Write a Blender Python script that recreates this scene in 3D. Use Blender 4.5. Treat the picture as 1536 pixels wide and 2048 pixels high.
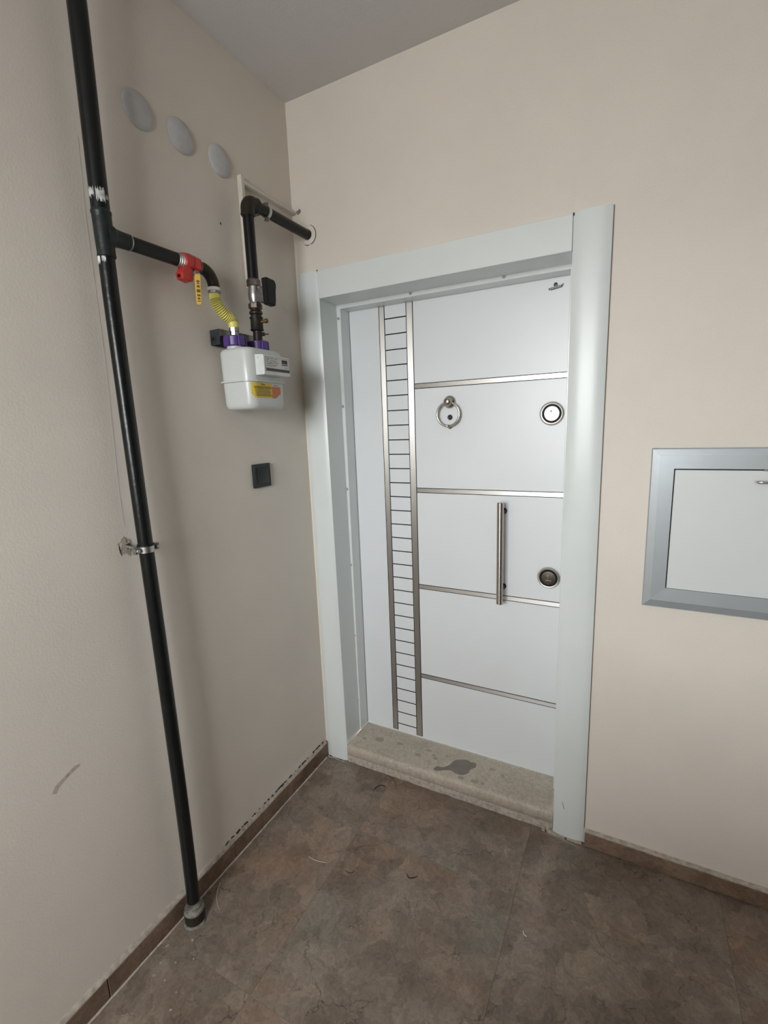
import bpy, bmesh, math, random
from mathutils import Vector, Matrix, Quaternion
random.seed(7)
SC = bpy.context.scene
COL = SC.collection
for o in list(bpy.data.objects):
    bpy.data.objects.remove(o)

# ------------------------------------------------------------------ camera
F_PX = 938.77
cam = bpy.data.cameras.new('camera')
cam.sensor_fit = 'HORIZONTAL'
cam.sensor_width = 36.0
cam.lens = F_PX / 1536.0 * 36.0
cam.clip_start = 0.02
camo = bpy.data.objects.new('camera', cam)
COL.objects.link(camo)
CAM = Vector((1.20367448, -1.61779069, 1.52644548))
YAW, PITCH, ROLL = 0.484112429, -0.182566493, -0.0365417876
fwd = Vector((-math.sin(YAW) * math.cos(PITCH), math.cos(YAW) * math.cos(PITCH), math.sin(PITCH)))
r0 = Vector((math.cos(YAW), math.sin(YAW), 0))
u0 = r0.cross(fwd)
rgt = r0 * math.cos(ROLL) + u0 * math.sin(ROLL)
upv = rgt.cross(fwd)
M3 = Matrix((rgt, upv, -fwd)).transposed()
camo.matrix_world = Matrix.Translation(CAM) @ M3.to_4x4()
SC.camera = camo

# ------------------------------------------------------------------ world and light
ROOM_X, ROOM_Y, CEIL = 3.20, -3.20, 2.715
WIN = (0.28, 1.28, 1.30, 2.36)          # x0, x1, z0, z1 of the landing window behind the camera
world = bpy.data.worlds.new('overcast_sky')
SC.world = world
world.use_nodes = True
wn = world.node_tree.nodes
wl = world.node_tree.links
wn.clear()
wo = wn.new('ShaderNodeOutputWorld')
wb = wn.new('ShaderNodeBackground')
# even white overcast above the horizon, duller ground below it
wt = wn.new('ShaderNodeTexCoord')
wsx = wn.new('ShaderNodeSeparateXYZ')
wr = wn.new('ShaderNodeValToRGB')
wm = wn.new('ShaderNodeMapRange')
wm.inputs['From Min'].default_value = -1
wm.inputs['From Max'].default_value = 1
wl.new(wt.outputs['Generated'], wsx.inputs[0])
wl.new(wsx.outputs['Z'], wm.inputs['Value'])
wl.new(wm.outputs[0], wr.inputs[0])
wr.color_ramp.elements[0].position = 0.46
wr.color_ramp.elements[0].color = (0.53, 0.54, 0.54, 1)
wr.color_ramp.elements[1].position = 0.54
wr.color_ramp.elements[1].color = (0.955, 0.985, 1.0, 1)
wl.new(wr.outputs[0], wb.inputs[0])
wb.inputs[1].default_value = 32.3
wl.new(wb.outputs[0], wo.inputs[0])
pl = bpy.data.lights.new('window_portal', 'AREA')
pl.shape = 'RECTANGLE'
pl.size = WIN[1] - WIN[0]
pl.size_y = WIN[3] - WIN[2]
pl.cycles.is_portal = True
plo = bpy.data.objects.new('window_portal', pl)
COL.objects.link(plo)
plo.location = ((WIN[0] + WIN[1]) / 2, ROOM_Y - 0.05, (WIN[2] + WIN[3]) / 2)
plo.rotation_euler = (math.radians(90), 0, 0)          # faces +y, into the room

SC.view_settings.view_transform = 'Standard'
SC.view_settings.look = 'None'
SC.view_settings.gamma = 1.0
SC.view_settings.use_curve_mapping = False
SC.view_settings.exposure = 0.0
SC.cycles.max_bounces = 12
SC.cycles.diffuse_bounces = 8
SC.cycles.use_denoising = True
SC.cycles.caustics_reflective = False
SC.cycles.caustics_refractive = False


# ------------------------------------------------------------------ materials
def new_mat(name):
    m = bpy.data.materials.new(name)
    m.use_nodes = True
    nt = m.node_tree
    return m, nt, nt.nodes['Principled BSDF']


def plain(name, col, rough=0.5, metal=0.0, var=0.06, scale=30.0, bump=0.0, bscale=200.0, coat=0.0, spec=0.5):
    """Principled material with a little procedural tone variation and optional fine relief."""
    m, nt, b = new_mat(name)
    N, L = nt.nodes, nt.links
    tc = N.new('ShaderNodeNewGeometry')
    no = N.new('ShaderNodeTexNoise')
    no.inputs['Scale'].default_value = scale
    no.inputs['Detail'].default_value = 4
    L.new(tc.outputs['Position'], no.inputs['Vector'])
    mr = N.new('ShaderNodeMapRange')
    mr.inputs['From Min'].default_value = 0.3
    mr.inputs['From Max'].default_value = 0.7
    mr.inputs['To Min'].default_value = 1 - var
    mr.inputs['To Max'].default_value = 1 + var
    L.new(no.outputs['Fac'], mr.inputs['Value'])
    mx = N.new('ShaderNodeMix')
    mx.data_type = 'RGBA'
    mx.blend_type = 'MULTIPLY'
    mx.inputs[0].default_value = 1
    mx.inputs[6].default_value = (*col, 1)
    L.new(mr.outputs[0], mx.inputs[7])
    L.new(mx.outputs[2], b.inputs['Base Color'])
    b.inputs['Roughness'].default_value = rough
    b.inputs['Metallic'].default_value = metal
    b.inputs['Specular IOR Level'].default_value = spec
    if coat:
        b.inputs['Coat Weight'].default_value = coat
        b.inputs['Coat Roughness'].default_value = 0.15
    if bump:
        n2 = N.new('ShaderNodeTexNoise')
        n2.inputs['Scale'].default_value = bscale
        n2.inputs['Detail'].default_value = 5
        L.new(tc.outputs['Position'], n2.inputs['Vector'])
        bp = N.new('ShaderNodeBump')
        bp.inputs['Strength'].default_value = bump
        bp.inputs['Distance'].default_value = 0.002
        L.new(n2.outputs['Fac'], bp.inputs['Height'])
        L.new(bp.outputs[0], b.inputs['Normal'])
    return m


def wall_mat(name, col, dirt=0.10):
    m, nt, b = new_mat(name)
    N, L = nt.nodes, nt.links
    g = N.new('ShaderNodeNewGeometry')
    n1 = N.new('ShaderNodeTexNoise')
    n1.inputs['Scale'].default_value = 2.2
    n1.inputs['Detail'].default_value = 6
    n1.inputs['Roughness'].default_value = 0.6
    n2 = N.new('ShaderNodeTexNoise')
    n2.inputs['Scale'].default_value = 420
    n2.inputs['Detail'].default_value = 3
    for n in (n1, n2):
        L.new(g.outputs['Position'], n.inputs['Vector'])
    cr = N.new('ShaderNodeValToRGB')
    cr.color_ramp.elements[0].position = 0.30
    cr.color_ramp.elements[0].color = (*[c * (1 - dirt) for c in col], 1)
    cr.color_ramp.elements[1].position = 0.62
    cr.color_ramp.elements[1].color = (*col, 1)
    L.new(n1.outputs['Fac'], cr.inputs[0])
    mr = N.new('ShaderNodeMapRange')
    mr.inputs['To Min'].default_value = 0.88
    mr.inputs['To Max'].default_value = 1.12
    L.new(n2.outputs['Fac'], mr.inputs['Value'])
    mx = N.new('ShaderNodeMix')
    mx.data_type = 'RGBA'
    mx.blend_type = 'MULTIPLY'
    mx.inputs[0].default_value = 1
    L.new(cr.outputs[0], mx.inputs[6])
    L.new(mr.outputs[0], mx.inputs[7])
    L.new(mx.outputs[2], b.inputs['Base Color'])
    b.inputs['Roughness'].default_value = 0.62
    b.inputs['Specular IOR Level'].default_value = 0.25
    bp = N.new('ShaderNodeBump')
    bp.inputs['Strength'].default_value = 0.25
    bp.inputs['Distance'].default_value = 0.0015
    n3 = N.new('ShaderNodeTexNoise')
    n3.inputs['Scale'].default_value = 160
    n3.inputs['Detail'].default_value = 4
    L.new(g.outputs['Position'], n3.inputs['Vector'])
    L.new(n3.outputs['Fac'], bp.inputs['Height'])
    L.new(bp.outputs[0], b.inputs['Normal'])
    return m


def stone_mat(name, c_dark, c_mid, c_light, c_red=None, scale=3.5, crack=1.0, rough=0.42, rnd=True, clast=1.0):
    """Brown crystalline limestone: cloudy tones, broken pebbly patches, thin dark cracks."""
    m, nt, b = new_mat(name)
    N, L = nt.nodes, nt.links
    g = N.new('ShaderNodeNewGeometry')
    vec = g.outputs['Position']
    if rnd:
        oi = N.new('ShaderNodeObjectInfo')
        mul = N.new('ShaderNodeMath')
        mul.operation = 'MULTIPLY'
        mul.inputs[1].default_value = 37.0
        L.new(oi.outputs['Random'], mul.inputs[0])
        ad = N.new('ShaderNodeVectorMath')
        ad.operation = 'ADD'
        L.new(vec, ad.inputs[0])
        L.new(mul.outputs[0], ad.inputs[1])
        vec = ad.outputs[0]
    # warp
    wn_ = N.new('ShaderNodeTexNoise')
    wn_.inputs['Scale'].default_value = 9
    wn_.inputs['Detail'].default_value = 7
    wn_.inputs['Roughness'].default_value = 0.6
    L.new(vec, wn_.inputs['Vector'])
    ws = N.new('ShaderNodeVectorMath')
    ws.operation = 'SCALE'
    ws.inputs['Scale'].default_value = 0.13
    L.new(wn_.outputs['Color'], ws.inputs[0])
    wa = N.new('ShaderNodeVectorMath')
    wa.operation = 'ADD'
    L.new(vec, wa.inputs[0])
    L.new(ws.outputs[0], wa.inputs[1])
    wv = wa.outputs[0]
    n1 = N.new('ShaderNodeTexNoise')
    n1.inputs['Scale'].default_value = scale
    n1.inputs['Detail'].default_value = 10
    n1.inputs['Roughness'].default_value = 0.70
    L.new(wv, n1.inputs['Vector'])
    cr = N.new('ShaderNodeValToRGB')
    e = cr.color_ramp.elements
    e[0].position = 0.32
    e[0].color = (*c_dark, 1)
    e[1].position = 0.70
    e[1].color = (*c_light, 1)
    mid = e.new(0.5)
    mid.color = (*c_mid, 1)
    L.new(n1.outputs['Fac'], cr.inputs[0])
    col = cr.outputs[0]
    if c_red:
        for scl, lo, amt, tint in ((2.3, 0.50, 0.60, c_red), (2.9, 0.55, 0.45, (0.185, 0.180, 0.150)), (5.0, 0.58, 0.45, [c * 0.9 for c in c_red])):
            n4 = N.new('ShaderNodeTexNoise')
            n4.inputs['Scale'].default_value = scl
            n4.inputs['Detail'].default_value = 6
            of = N.new('ShaderNodeVectorMath')
            of.operation = 'ADD'
            of.inputs[1].default_value = (scl * 7.3, scl * 3.1, 2.0)
            L.new(vec, of.inputs[0])
            L.new(of.outputs[0], n4.inputs['Vector'])
            mr4 = N.new('ShaderNodeMapRange')
            mr4.inputs['From Min'].default_value = lo
            mr4.inputs['From Max'].default_value = lo + 0.14
            mr4.inputs['To Max'].default_value = amt
            L.new(n4.outputs['Fac'], mr4.inputs['Value'])
            mxr = N.new('ShaderNodeMix')
            mxr.data_type = 'RGBA'
            L.new(mr4.outputs[0], mxr.inputs[0])
            L.new(col, mxr.inputs[6])
            mxr.inputs[7].default_value = (*tint, 1)
            col = mxr.outputs[2]
    # broken angular clasts at two sizes
    for scl, lo, hi, amt in ((17, 0.80, 1.24, 0.75), (46, 0.84, 1.18, 0.6)):
        v2 = N.new('ShaderNodeTexVoronoi')
        v2.inputs['Scale'].default_value = scl
        L.new(wv, v2.inputs['Vector'])
        hs = N.new('ShaderNodeSeparateColor')
        L.new(v2.outputs['Color'], hs.inputs[0])
        mrp = N.new('ShaderNodeMapRange')
        mrp.inputs['To Min'].default_value = lo
        mrp.inputs['To Max'].default_value = hi
        L.new(hs.outputs[0], mrp.inputs['Value'])
        mxp = N.new('ShaderNodeMix')
        mxp.data_type = 'RGBA'
        mxp.blend_type = 'MULTIPLY'
        mxp.inputs[0].default_value = amt * clast
        L.new(col, mxp.inputs[6])
        L.new(mrp.outputs[0], mxp.inputs[7])
        col = mxp.outputs[2]
    # fine speckle
    n5 = N.new('ShaderNodeTexNoise')
    n5.inputs['Scale'].default_value = 95
    n5.inputs['Detail'].default_value = 6
    n5.inputs['Roughness'].default_value = 0.7
    L.new(wv, n5.inputs['Vector'])
    mr5 = N.new('ShaderNodeMapRange')
    mr5.inputs['From Min'].default_value = 0.3
    mr5.inputs['From Max'].default_value = 0.7
    mr5.inputs['To Min'].default_value = 0.74
    mr5.inputs['To Max'].default_value = 1.26
    L.new(n5.outputs['Fac'], mr5.inputs['Value'])
    mx5 = N.new('ShaderNodeMix')
    mx5.data_type = 'RGBA'
    mx5.blend_type = 'MULTIPLY'
    mx5.inputs[0].default_value = 1
    L.new(col, mx5.inputs[6])
    L.new(mr5.outputs[0], mx5.inputs[7])
    col = mx5.outputs[2]
    # cracks at two sizes
    for sc_, wdt, thr in ((5.0, 0.010, 0.52), (14.0, 0.020, 0.55)):
        ve = N.new('ShaderNodeTexVoronoi')
        ve.feature = 'DISTANCE_TO_EDGE'
        ve.inputs['Scale'].default_value = sc_
        L.new(wv, ve.inputs['Vector'])
        mc = N.new('ShaderNodeMapRange')
        mc.inputs['From Min'].default_value = 0.0
        mc.inputs['From Max'].default_value = wdt
        mc.inputs['To Min'].default_value = 1
        mc.inputs['To Max'].default_value = 0
        L.new(ve.outputs['Distance'], mc.inputs['Value'])
        nm = N.new('ShaderNodeTexNoise')
        nm.inputs['Scale'].default_value = sc_ * 0.9
        nm.inputs['Detail'].default_value = 3
        L.new(vec, nm.inputs['Vector'])
        mm = N.new('ShaderNodeMapRange')
        mm.inputs['From Min'].default_value = thr
        mm.inputs['From Max'].default_value = thr + 0.06
        mm.inputs['To Max'].default_value = crack * 0.75
        L.new(nm.outputs['Fac'], mm.inputs['Value'])
        mu = N.new('ShaderNodeMath')
        mu.operation = 'MULTIPLY'
        L.new(mc.outputs[0], mu.inputs[0])
        L.new(mm.outputs[0], mu.inputs[1])
        mxc = N.new('ShaderNodeMix')
        mxc.data_type = 'RGBA'
        L.new(mu.outputs[0], mxc.inputs[0])
        L.new(col, mxc.inputs[6])
        mxc.inputs[7].default_value = (*[c * 0.28 for c in c_dark], 1)
        col = mxc.outputs[2]
    L.new(col, b.inputs['Base Color'])
    b.inputs['Roughness'].default_value = rough
    b.inputs['Specular IOR Level'].default_value = 0.4
    bp = N.new('ShaderNodeBump')
    bp.inputs['Strength'].default_value = 0.12
    bp.inputs['Distance'].default_value = 0.001
    L.new(n5.outputs['Fac'], bp.inputs['Height'])
    L.new(bp.outputs[0], b.inputs['Normal'])
    return m


def brushed(name, col, rough, axis, aniso=0.75):
    """Brushed metal; axis is the brushing direction, 'X' or 'Z', on surfaces facing -y."""
    m, nt, b = new_mat(name)
    N, L = nt.nodes, nt.links
    g = N.new('ShaderNodeNewGeometry')
    mp = N.new('ShaderNodeMapping')
    mp.inputs['Scale'].default_value = (6, 6, 900) if axis == 'X' else (900, 900, 6)
    L.new(g.outputs['Position'], mp.inputs['Vector'])
    no = N.new('ShaderNodeTexNoise')
    no.inputs['Scale'].default_value = 1
    no.inputs['Detail'].default_value = 2
    L.new(mp.outputs[0], no.inputs['Vector'])
    mr = N.new('ShaderNodeMapRange')
    mr.inputs['To Min'].default_value = 0.86
    mr.inputs['To Max'].default_value = 1.1
    L.new(no.outputs['Fac'], mr.inputs['Value'])
    mx = N.new('ShaderNodeMix')
    mx.data_type = 'RGBA'
    mx.blend_type = 'MULTIPLY'
    mx.inputs[0].default_value = 1
    mx.inputs[6].default_value = (*col, 1)
    L.new(mr.outputs[0], mx.inputs[7])
    L.new(mx.outputs[2], b.inputs['Base Color'])
    b.inputs['Metallic'].default_value = 1
    b.inputs['Roughness'].default_value = rough
    b.inputs['Anisotropic'].default_value = aniso
    tg = N.new('ShaderNodeTangent')
    tg.direction_type = 'RADIAL'
    tg.axis = 'Z'
    L.new(tg.outputs[0], b.inputs['Tangent'])
    b.inputs['Anisotropic Rotation'].default_value = 0.25 if axis == 'X' else 0.0
    return m


MAT = {}
MAT['wall'] = wall_mat('beige_plaster', (0.700, 0.644, 0.574), 0.06)
MAT['dark_wall'] = wall_mat('dark_bounce_absorber', (0.085, 0.07, 0.06))  # unseen right wall, made dark to soak up bounced light
MAT['ceiling'] = wall_mat('ceiling_paint', (0.60, 0.595, 0.59), 0.04)
MAT['tile'] = stone_mat('brown_limestone', (0.135, 0.102, 0.077), (0.190, 0.150, 0.117), (0.255, 0.208, 0.166), (0.245, 0.150, 0.098))
MAT['skirting'] = stone_mat('skirting_limestone', (0.11, 0.068, 0.042), (0.17, 0.112, 0.075), (0.25, 0.180, 0.130), None, 7, 0.4, 0.5, True, 0.6)
MAT['sill'] = stone_mat('threshold_limestone', (0.365, 0.315, 0.255), (0.41, 0.36, 0.295), (0.46, 0.41, 0.34), None, 6, 0.2, 0.55, True, 0.25)
MAT['grout'] = plain('grey_grout', (0.26, 0.22, 0.185), 0.9, 0, 0.2, 60)
MAT['mortar'] = plain('pale_mortar', (0.40, 0.35, 0.30), 0.9, 0, 0.25, 70, 0.6, 120)
MAT['putty'] = plain('dirty_putty', (0.155, 0.145, 0.125), 0.8, 0, 0.65, 60, 0.6, 100)
MAT['white'] = plain('white_gloss_casing', (0.66, 0.695, 0.685), 0.32, 0, 0.02, 6)
MAT['leaf'] = plain('white_satin_leaf', (0.70, 0.725, 0.738), 0.36, 0, 0.015, 5)
MAT['steel_white'] = plain('white_painted_steel', (0.66, 0.69, 0.685), 0.24, 0, 0.02, 8)
MAT['black_line'] = plain('black_groove', (0.010, 0.010, 0.013), 0.6, spec=0.2)
MAT['strip_z'] = brushed('brushed_strip_vertical', (0.62, 0.60, 0.57), 0.40, 'Z')
MAT['strip_x'] = brushed('brushed_strip_horizontal', (0.74, 0.72, 0.70), 0.36, 'X')
MAT['nickel'] = plain('satin_nickel', (0.56, 0.51, 0.46), 0.22, 1, 0.03)
MAT['nickel_bright'] = plain('bright_nickel', (0.70, 0.67, 0.63), 0.36, 1, 0.02)
MAT['nickel_dark'] = plain('dark_nickel_and_reflection', (0.20, 0.175, 0.15), 0.3, 1, 0.03)  # also carries the painted dark reflection of the lower lock disc
MAT['emblem'] = plain('dark_emblem_metal', (0.05, 0.05, 0.05), 0.35, 0.5)
MAT['bar'] = brushed('steel_bar', (0.55, 0.50, 0.465), 0.30, 'X', 0.9)
MAT['black_gloss'] = plain('black_glass', (0.01, 0.01, 0.012), 0.08)
MAT['pipe'] = plain('black_pipe_paint', (0.0055, 0.0065, 0.0065), 0.27, 0, 0.3, 40, 0.25, 90, spec=0.30)
MAT['iron'] = plain('dark_cast_iron', (0.022, 0.018, 0.013), 0.42, 0, 0.25, 60, 0.3, 150, spec=0.25)
MAT['tee'] = plain('green_black_weld_paint', (0.012, 0.018, 0.017), 0.40, 0, 0.3, 60, 0.4, 90, spec=0.3)
MAT['chip'] = plain('flaked_white_primer', (0.50, 0.50, 0.49), 0.8, 0, 0.4, 90, 0.5, 120)
MAT['zinc'] = plain('zinc_plated_steel', (0.46, 0.45, 0.43), 0.36, 1, 0.12, 60)
MAT['zinc_dull'] = plain('dull_zinc', (0.25, 0.24, 0.225), 0.45, 0.8, 0.2, 60)
MAT['rust'] = plain('rusty_steel', (0.13, 0.108, 0.092), 0.45, 0.8, 0.35, 70, 0.3, 150)
MAT['red'] = plain('red_enamel', (0.46, 0.028, 0.024), 0.33, 0, 0.1, 60)
MAT['lever'] = plain('yellow_lever_plastic', (0.66, 0.43, 0.085), 0.42, 0, 0.06, 60)
MAT['hose'] = plain('yellow_hose_plastic', (0.68, 0.62, 0.15), 0.42, 0, 0.05, 60)
MAT['hose_dark'] = plain('hose_groove', (0.20, 0.175, 0.03), 0.6)
MAT['ptfe'] = plain('white_sealing_tape', (0.66, 0.65, 0.63), 0.6)
MAT['meter'] = plain('light_grey_meter_enamel', (0.53, 0.55, 0.53), 0.30, 0, 0.02, 10)
MAT['index'] = plain('pale_grey_plastic', (0.60, 0.62, 0.60), 0.42)
MAT['paper'] = plain('white_label_paper', (0.55, 0.55, 0.54), 0.45)
MAT['ink'] = plain('dark_label_ink', (0.05, 0.045, 0.045), 0.5)
MAT['ink_mid'] = plain('grey_label_ink', (0.22, 0.21, 0.21), 0.5)
MAT['yellow_label'] = plain('yellow_label', (0.62, 0.45, 0.06), 0.45)
MAT['brown_ink'] = plain('brown_label_ink', (0.14, 0.09, 0.015), 0.5)
MAT['orange_label'] = plain('orange_label', (0.48, 0.15, 0.055), 0.45)
MAT['purple'] = plain('purple_plastic', (0.075, 0.036, 0.18), 0.36, 0, 0.06)
MAT['bracket'] = plain('dark_grey_steel', (0.030, 0.037, 0.041), 0.42, 0.3, 0.2, 50)
MAT['black_plastic'] = plain('black_plastic', (0.009, 0.009, 0.010), 0.5, spec=0.25)
MAT['anthracite'] = plain('anthracite_plastic', (0.022, 0.025, 0.027), 0.42, spec=0.35)
MAT['trunk'] = plain('ivory_trunking', (0.62, 0.58, 0.51), 0.45)
MAT['cap'] = plain('grey_white_cap', (0.50, 0.50, 0.51), 0.5, 0, 0.08, 40)
MAT['rosette'] = plain('cream_rosette', (0.66, 0.60, 0.54), 0.5)
MAT['alu'] = plain('silver_painted_aluminium', (0.46, 0.50, 0.525), 0.34, 0.5, 0.02, 30)
MAT['cabinet'] = plain('white_grey_sheet_metal', (0.62, 0.65, 0.64), 0.38, 0, 0.01, 4)
MAT['chrome'] = plain('chrome', (0.75, 0.75, 0.77), 0.12, 1)
MAT['dirt'] = plain('dark_dirt', (0.045, 0.035, 0.028), 0.9)
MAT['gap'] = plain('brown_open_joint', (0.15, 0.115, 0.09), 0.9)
MAT['hairline'] = plain('hairline_grey', (0.60, 0.55, 0.49), 0.8)
MAT['scuff'] = plain('grey_scuff', (0.46, 0.405, 0.355), 0.8, 0, 0.2, 120)
MAT['stain'] = plain('damp_stone', (0.175, 0.155, 0.128), 0.34, 0, 0.12, 40)
MAT['stain_faint'] = plain('damp_stone_faint', (0.29, 0.255, 0.21), 0.5, 0, 0.1, 40)
MAT['straw'] = plain('pale_straw', (0.55, 0.47, 0.38), 0.6)
MAT['twig'] = plain('dark_twig', (0.022, 0.018, 0.014), 0.6)
MAT['fleck'] = plain('pale_fleck', (0.36, 0.30, 0.25), 0.7, 0, 0.2, 100)


# ------------------------------------------------------------------ mesh helpers
ORG = {}


def finish(bm, name, mat, loc, sharp=35):
    me = bpy.data.meshes.new(name)
    bmesh.ops.recalc_face_normals(bm, faces=bm.faces)
    if loc is not None:
        bmesh.ops.translate(bm, vec=-Vector(loc), verts=bm.verts)
    bm.to_mesh(me)
    bm.free()
    for p in me.polygons:
        p.use_smooth = True
    me.set_sharp_from_angle(angle=math.radians(sharp))
    me.materials.append(MAT[mat] if isinstance(mat, str) else mat)
    return me


def tag(o, label=None, cat=None, group=None, kind=None):
    if label:
        o['label'] = label
    if cat:
        o['category'] = cat
    if group:
        o['group'] = group
    if kind:
        o['kind'] = kind
    return o


def root(name, loc, label=None, cat=None, group=None, kind=None):
    o = bpy.data.objects.new(name, None)
    o.empty_display_size = 0.05
    COL.objects.link(o)
    o.location = loc
    ORG[o.name] = Vector(loc)
    return tag(o, label, cat, group, kind)


def obj(name, bm, mat, parent=None, label=None, sharp=35):
    """One mesh object; bm is in world coordinates."""
    org = ORG[parent.name] if parent else Vector((0, 0, 0))
    if parent is None:
        lo = Vector((min(v.co.x for v in bm.verts) + max(v.co.x for v in bm.verts),
                     min(v.co.y for v in bm.verts) + max(v.co.y for v in bm.verts), 0)) / 2
        lo.z = min(v.co.z for v in bm.verts)
        org = lo
    me = finish(bm, name, mat, org, sharp)
    o = bpy.data.objects.new(name, me)
    COL.objects.link(o)
    if parent:
        o.parent = parent
    else:
        o.location = org
    ORG[o.name] = Vector(org)
    if label:
        o['label'] = label
    return o


def inst(name, me, parent, wloc, rot=None):
    """A piece sharing mesh data, placed at world position wloc under parent."""
    o = bpy.data.objects.new(name, me)
    COL.objects.link(o)
    o.parent = parent
    o.location = Vector(wloc) - ORG[parent.name]
    if rot:
        o.rotation_euler = rot
    ORG[o.name] = Vector(wloc)
    return o


def nb():
    return bmesh.new()


def box(bm, x0, x1, y0, y1, z0, z1, bev=0.0, seg=2):
    t = bmesh.new()
    bmesh.ops.create_cube(t, size=1)
    bmesh.ops.scale(t, vec=(abs(x1 - x0), abs(y1 - y0), abs(z1 - z0)), verts=t.verts)
    bmesh.ops.translate(t, vec=((x0 + x1) / 2, (y0 + y1) / 2, (z0 + z1) / 2), verts=t.verts)
    if bev:
        bmesh.ops.bevel(t, geom=list(t.edges), offset=bev, segments=seg, profile=0.5, affect='EDGES')
    merge(bm, t)
    return bm


def merge(bm, t):
    me = bpy.data.meshes.new('tmp')
    t.to_mesh(me)
    t.free()
    bm.from_mesh(me)
    bpy.data.meshes.remove(me)


def frame_of(d):
    d = Vector(d).normalized()
    a = Vector((0, 0, 1)) if abs(d.z) < 0.9 else Vector((1, 0, 0))
    u = d.cross(a).normalized()
    return u, d.cross(u).normalized()


def loft(bm, rings, cap=True, closed=False):
    """rings: lists of equal length vectors."""
    vs = [[bm.verts.new(p) for p in r] for r in rings]
    n = len(vs[0])
    m = len(vs)
    for i in range(m if closed else m - 1):
        a, b = vs[i], vs[(i + 1) % m]
        for k in range(n):
            bm.faces.new((a[k], a[(k + 1) % n], b[(k + 1) % n], b[k]))
    if cap and not closed:
        bm.faces.new(list(reversed(vs[0])))
        bm.faces.new(vs[-1])
    return bm


def lathe(bm, origin, axis, prof, n=32, phase=0.0):
    """prof: list of (distance along axis, radius)."""
    o = Vector(origin)
    d = Vector(axis).normalized()
    u, v = frame_of(d)
    rings = []
    for t, r in prof:
        r = max(r, 1e-5)
        rings.append([o + d * t + (u * math.cos(phase + 2 * math.pi * k / n) + v * math.sin(phase + 2 * math.pi * k / n)) * r for k in range(n)])
    return loft(bm, rings)


def cyl(bm, a, b, r, n=24, bev=0.0, phase=0.0):
    a, b = Vector(a), Vector(b)
    L = (b - a).length
    if bev:
        pr = [(0, r - bev), (bev, r), (L - bev, r), (L, r - bev)]
    else:
        pr = [(0, r), (L, r)]
    return lathe(bm, a, b - a, pr, n, phase)


def tube(bm, pts, rad, n=20, closed=False):
    """rad: number or list per point; parallel transported frames."""
    pts = [Vector(p) for p in pts]
    m = len(pts)
    if not isinstance(rad, (list, tuple)):
        rad = [rad] * m
    tans = []
    for i in range(m):
        if closed:
            t = pts[(i + 1) % m] - pts[i - 1]
        else:
            t = pts[min(i + 1, m - 1)] - pts[max(i - 1, 0)]
        tans.append(t.normalized())
    u, v = frame_of(tans[0])
    rings = []
    for i in range(m):
        if i:
            q = tans[i - 1].rotation_difference(tans[i])
            u = q @ u
            v = q @ v
        rings.append([pts[i] + (u * math.cos(2 * math.pi * k / n) + v * math.sin(2 * math.pi * k / n)) * rad[i] for k in range(n)])
    return loft(bm, rings, cap=not closed, closed=closed)


def spline(pts, n):
    """Catmull-Rom through pts, n samples per span."""
    P = [Vector(p) for p in pts]
    P = [P[0] * 2 - P[1]] + P + [P[-1] * 2 - P[-2]]
    out = []
    for i in range(1, len(P) - 2):
        a, b, c, d = P[i - 1:i + 3]
        for k in range(n):
            t = k / n
            out.append(0.5 * ((2 * b) + (c - a) * t + (2 * a - 5 * b + 4 * c - d) * t * t + (3 * b - a - 3 * c + d) * t ** 3))
    out.append(P[-2])
    return out


def prism(bm, poly, axis, a, b):
    """poly: 2D points in the plane normal to axis ('x': (y,z), 'y': (x,z), 'z': (x,y))."""
    def P(p, t):
        return {'x': (t, p[0], p[1]), 'y': (p[0], t, p[1]), 'z': (p[0], p[1], t)}[axis]
    return loft(bm, [[Vector(P(p, a)) for p in poly], [Vector(P(p, b)) for p in poly]])


def rrect(u0, u1, v0, v1, r, n=6):
    out = []
    for cx, cy, a0 in ((u1 - r, v0 + r, -90), (u1 - r, v1 - r, 0), (u0 + r, v1 - r, 90), (u0 + r, v0 + r, 180)):
        for k in range(n + 1):
            a = math.radians(a0 + 90 * k / n)
            out.append((cx + r * math.cos(a), cy + r * math.sin(a)))
    return out


def blob(pts, z0, z1, axis='z'):
    """Flat irregular plate from an outline."""
    b = nb()
    prism(b, pts, axis, z0, z1)
    return b


def torus(bm, c, axis, R, r, n=40, m=14):
    u, v = frame_of(axis)
    c = Vector(c)
    return tube(bm, [c + (u * math.cos(2 * math.pi * k / n) + v * math.sin(2 * math.pi * k / n)) * R for k in range(n)], r, m, closed=True)


def text_mesh(body, size, mat, name, parent, origin, xdir, ydir, ext=0.0003):
    """Flat lettering as a mesh part, origin at the centre of the text."""
    cu = bpy.data.curves.new(name, 'FONT')
    cu.body = body
    cu.size = size
    cu.align_x = 'CENTER'
    cu.align_y = 'CENTER'
    cu.extrude = ext
    cu.resolution_u = 3
    t = bpy.data.objects.new(name + '_source', cu)
    COL.objects.link(t)
    bpy.context.view_layer.update()
    dg = bpy.context.evaluated_depsgraph_get()
    me = bpy.data.meshes.new_from_object(t.evaluated_get(dg))
    bpy.data.objects.remove(t)
    bpy.data.curves.remove(cu)
    X = Vector(xdir).normalized()
    Y = Vector(ydir).normalized()
    Z = X.cross(Y)
    org = ORG[parent.name]
    for v in me.vertices:
        v.co = Vector(origin) + X * v.co.x + Y * v.co.y + Z * v.co.z - org
    me.materials.clear()
    me.materials.append(MAT[mat])
    me.name = name
    o = bpy.data.objects.new(name, me)
    COL.objects.link(o)
    o.parent = parent
    ORG[o.name] = org
    return o


# ------------------------------------------------------------------ the room shell
T = 0.20
OX0, OX1, OZ = 0.094, 1.036, 2.030        # doorway in the back wall

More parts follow.
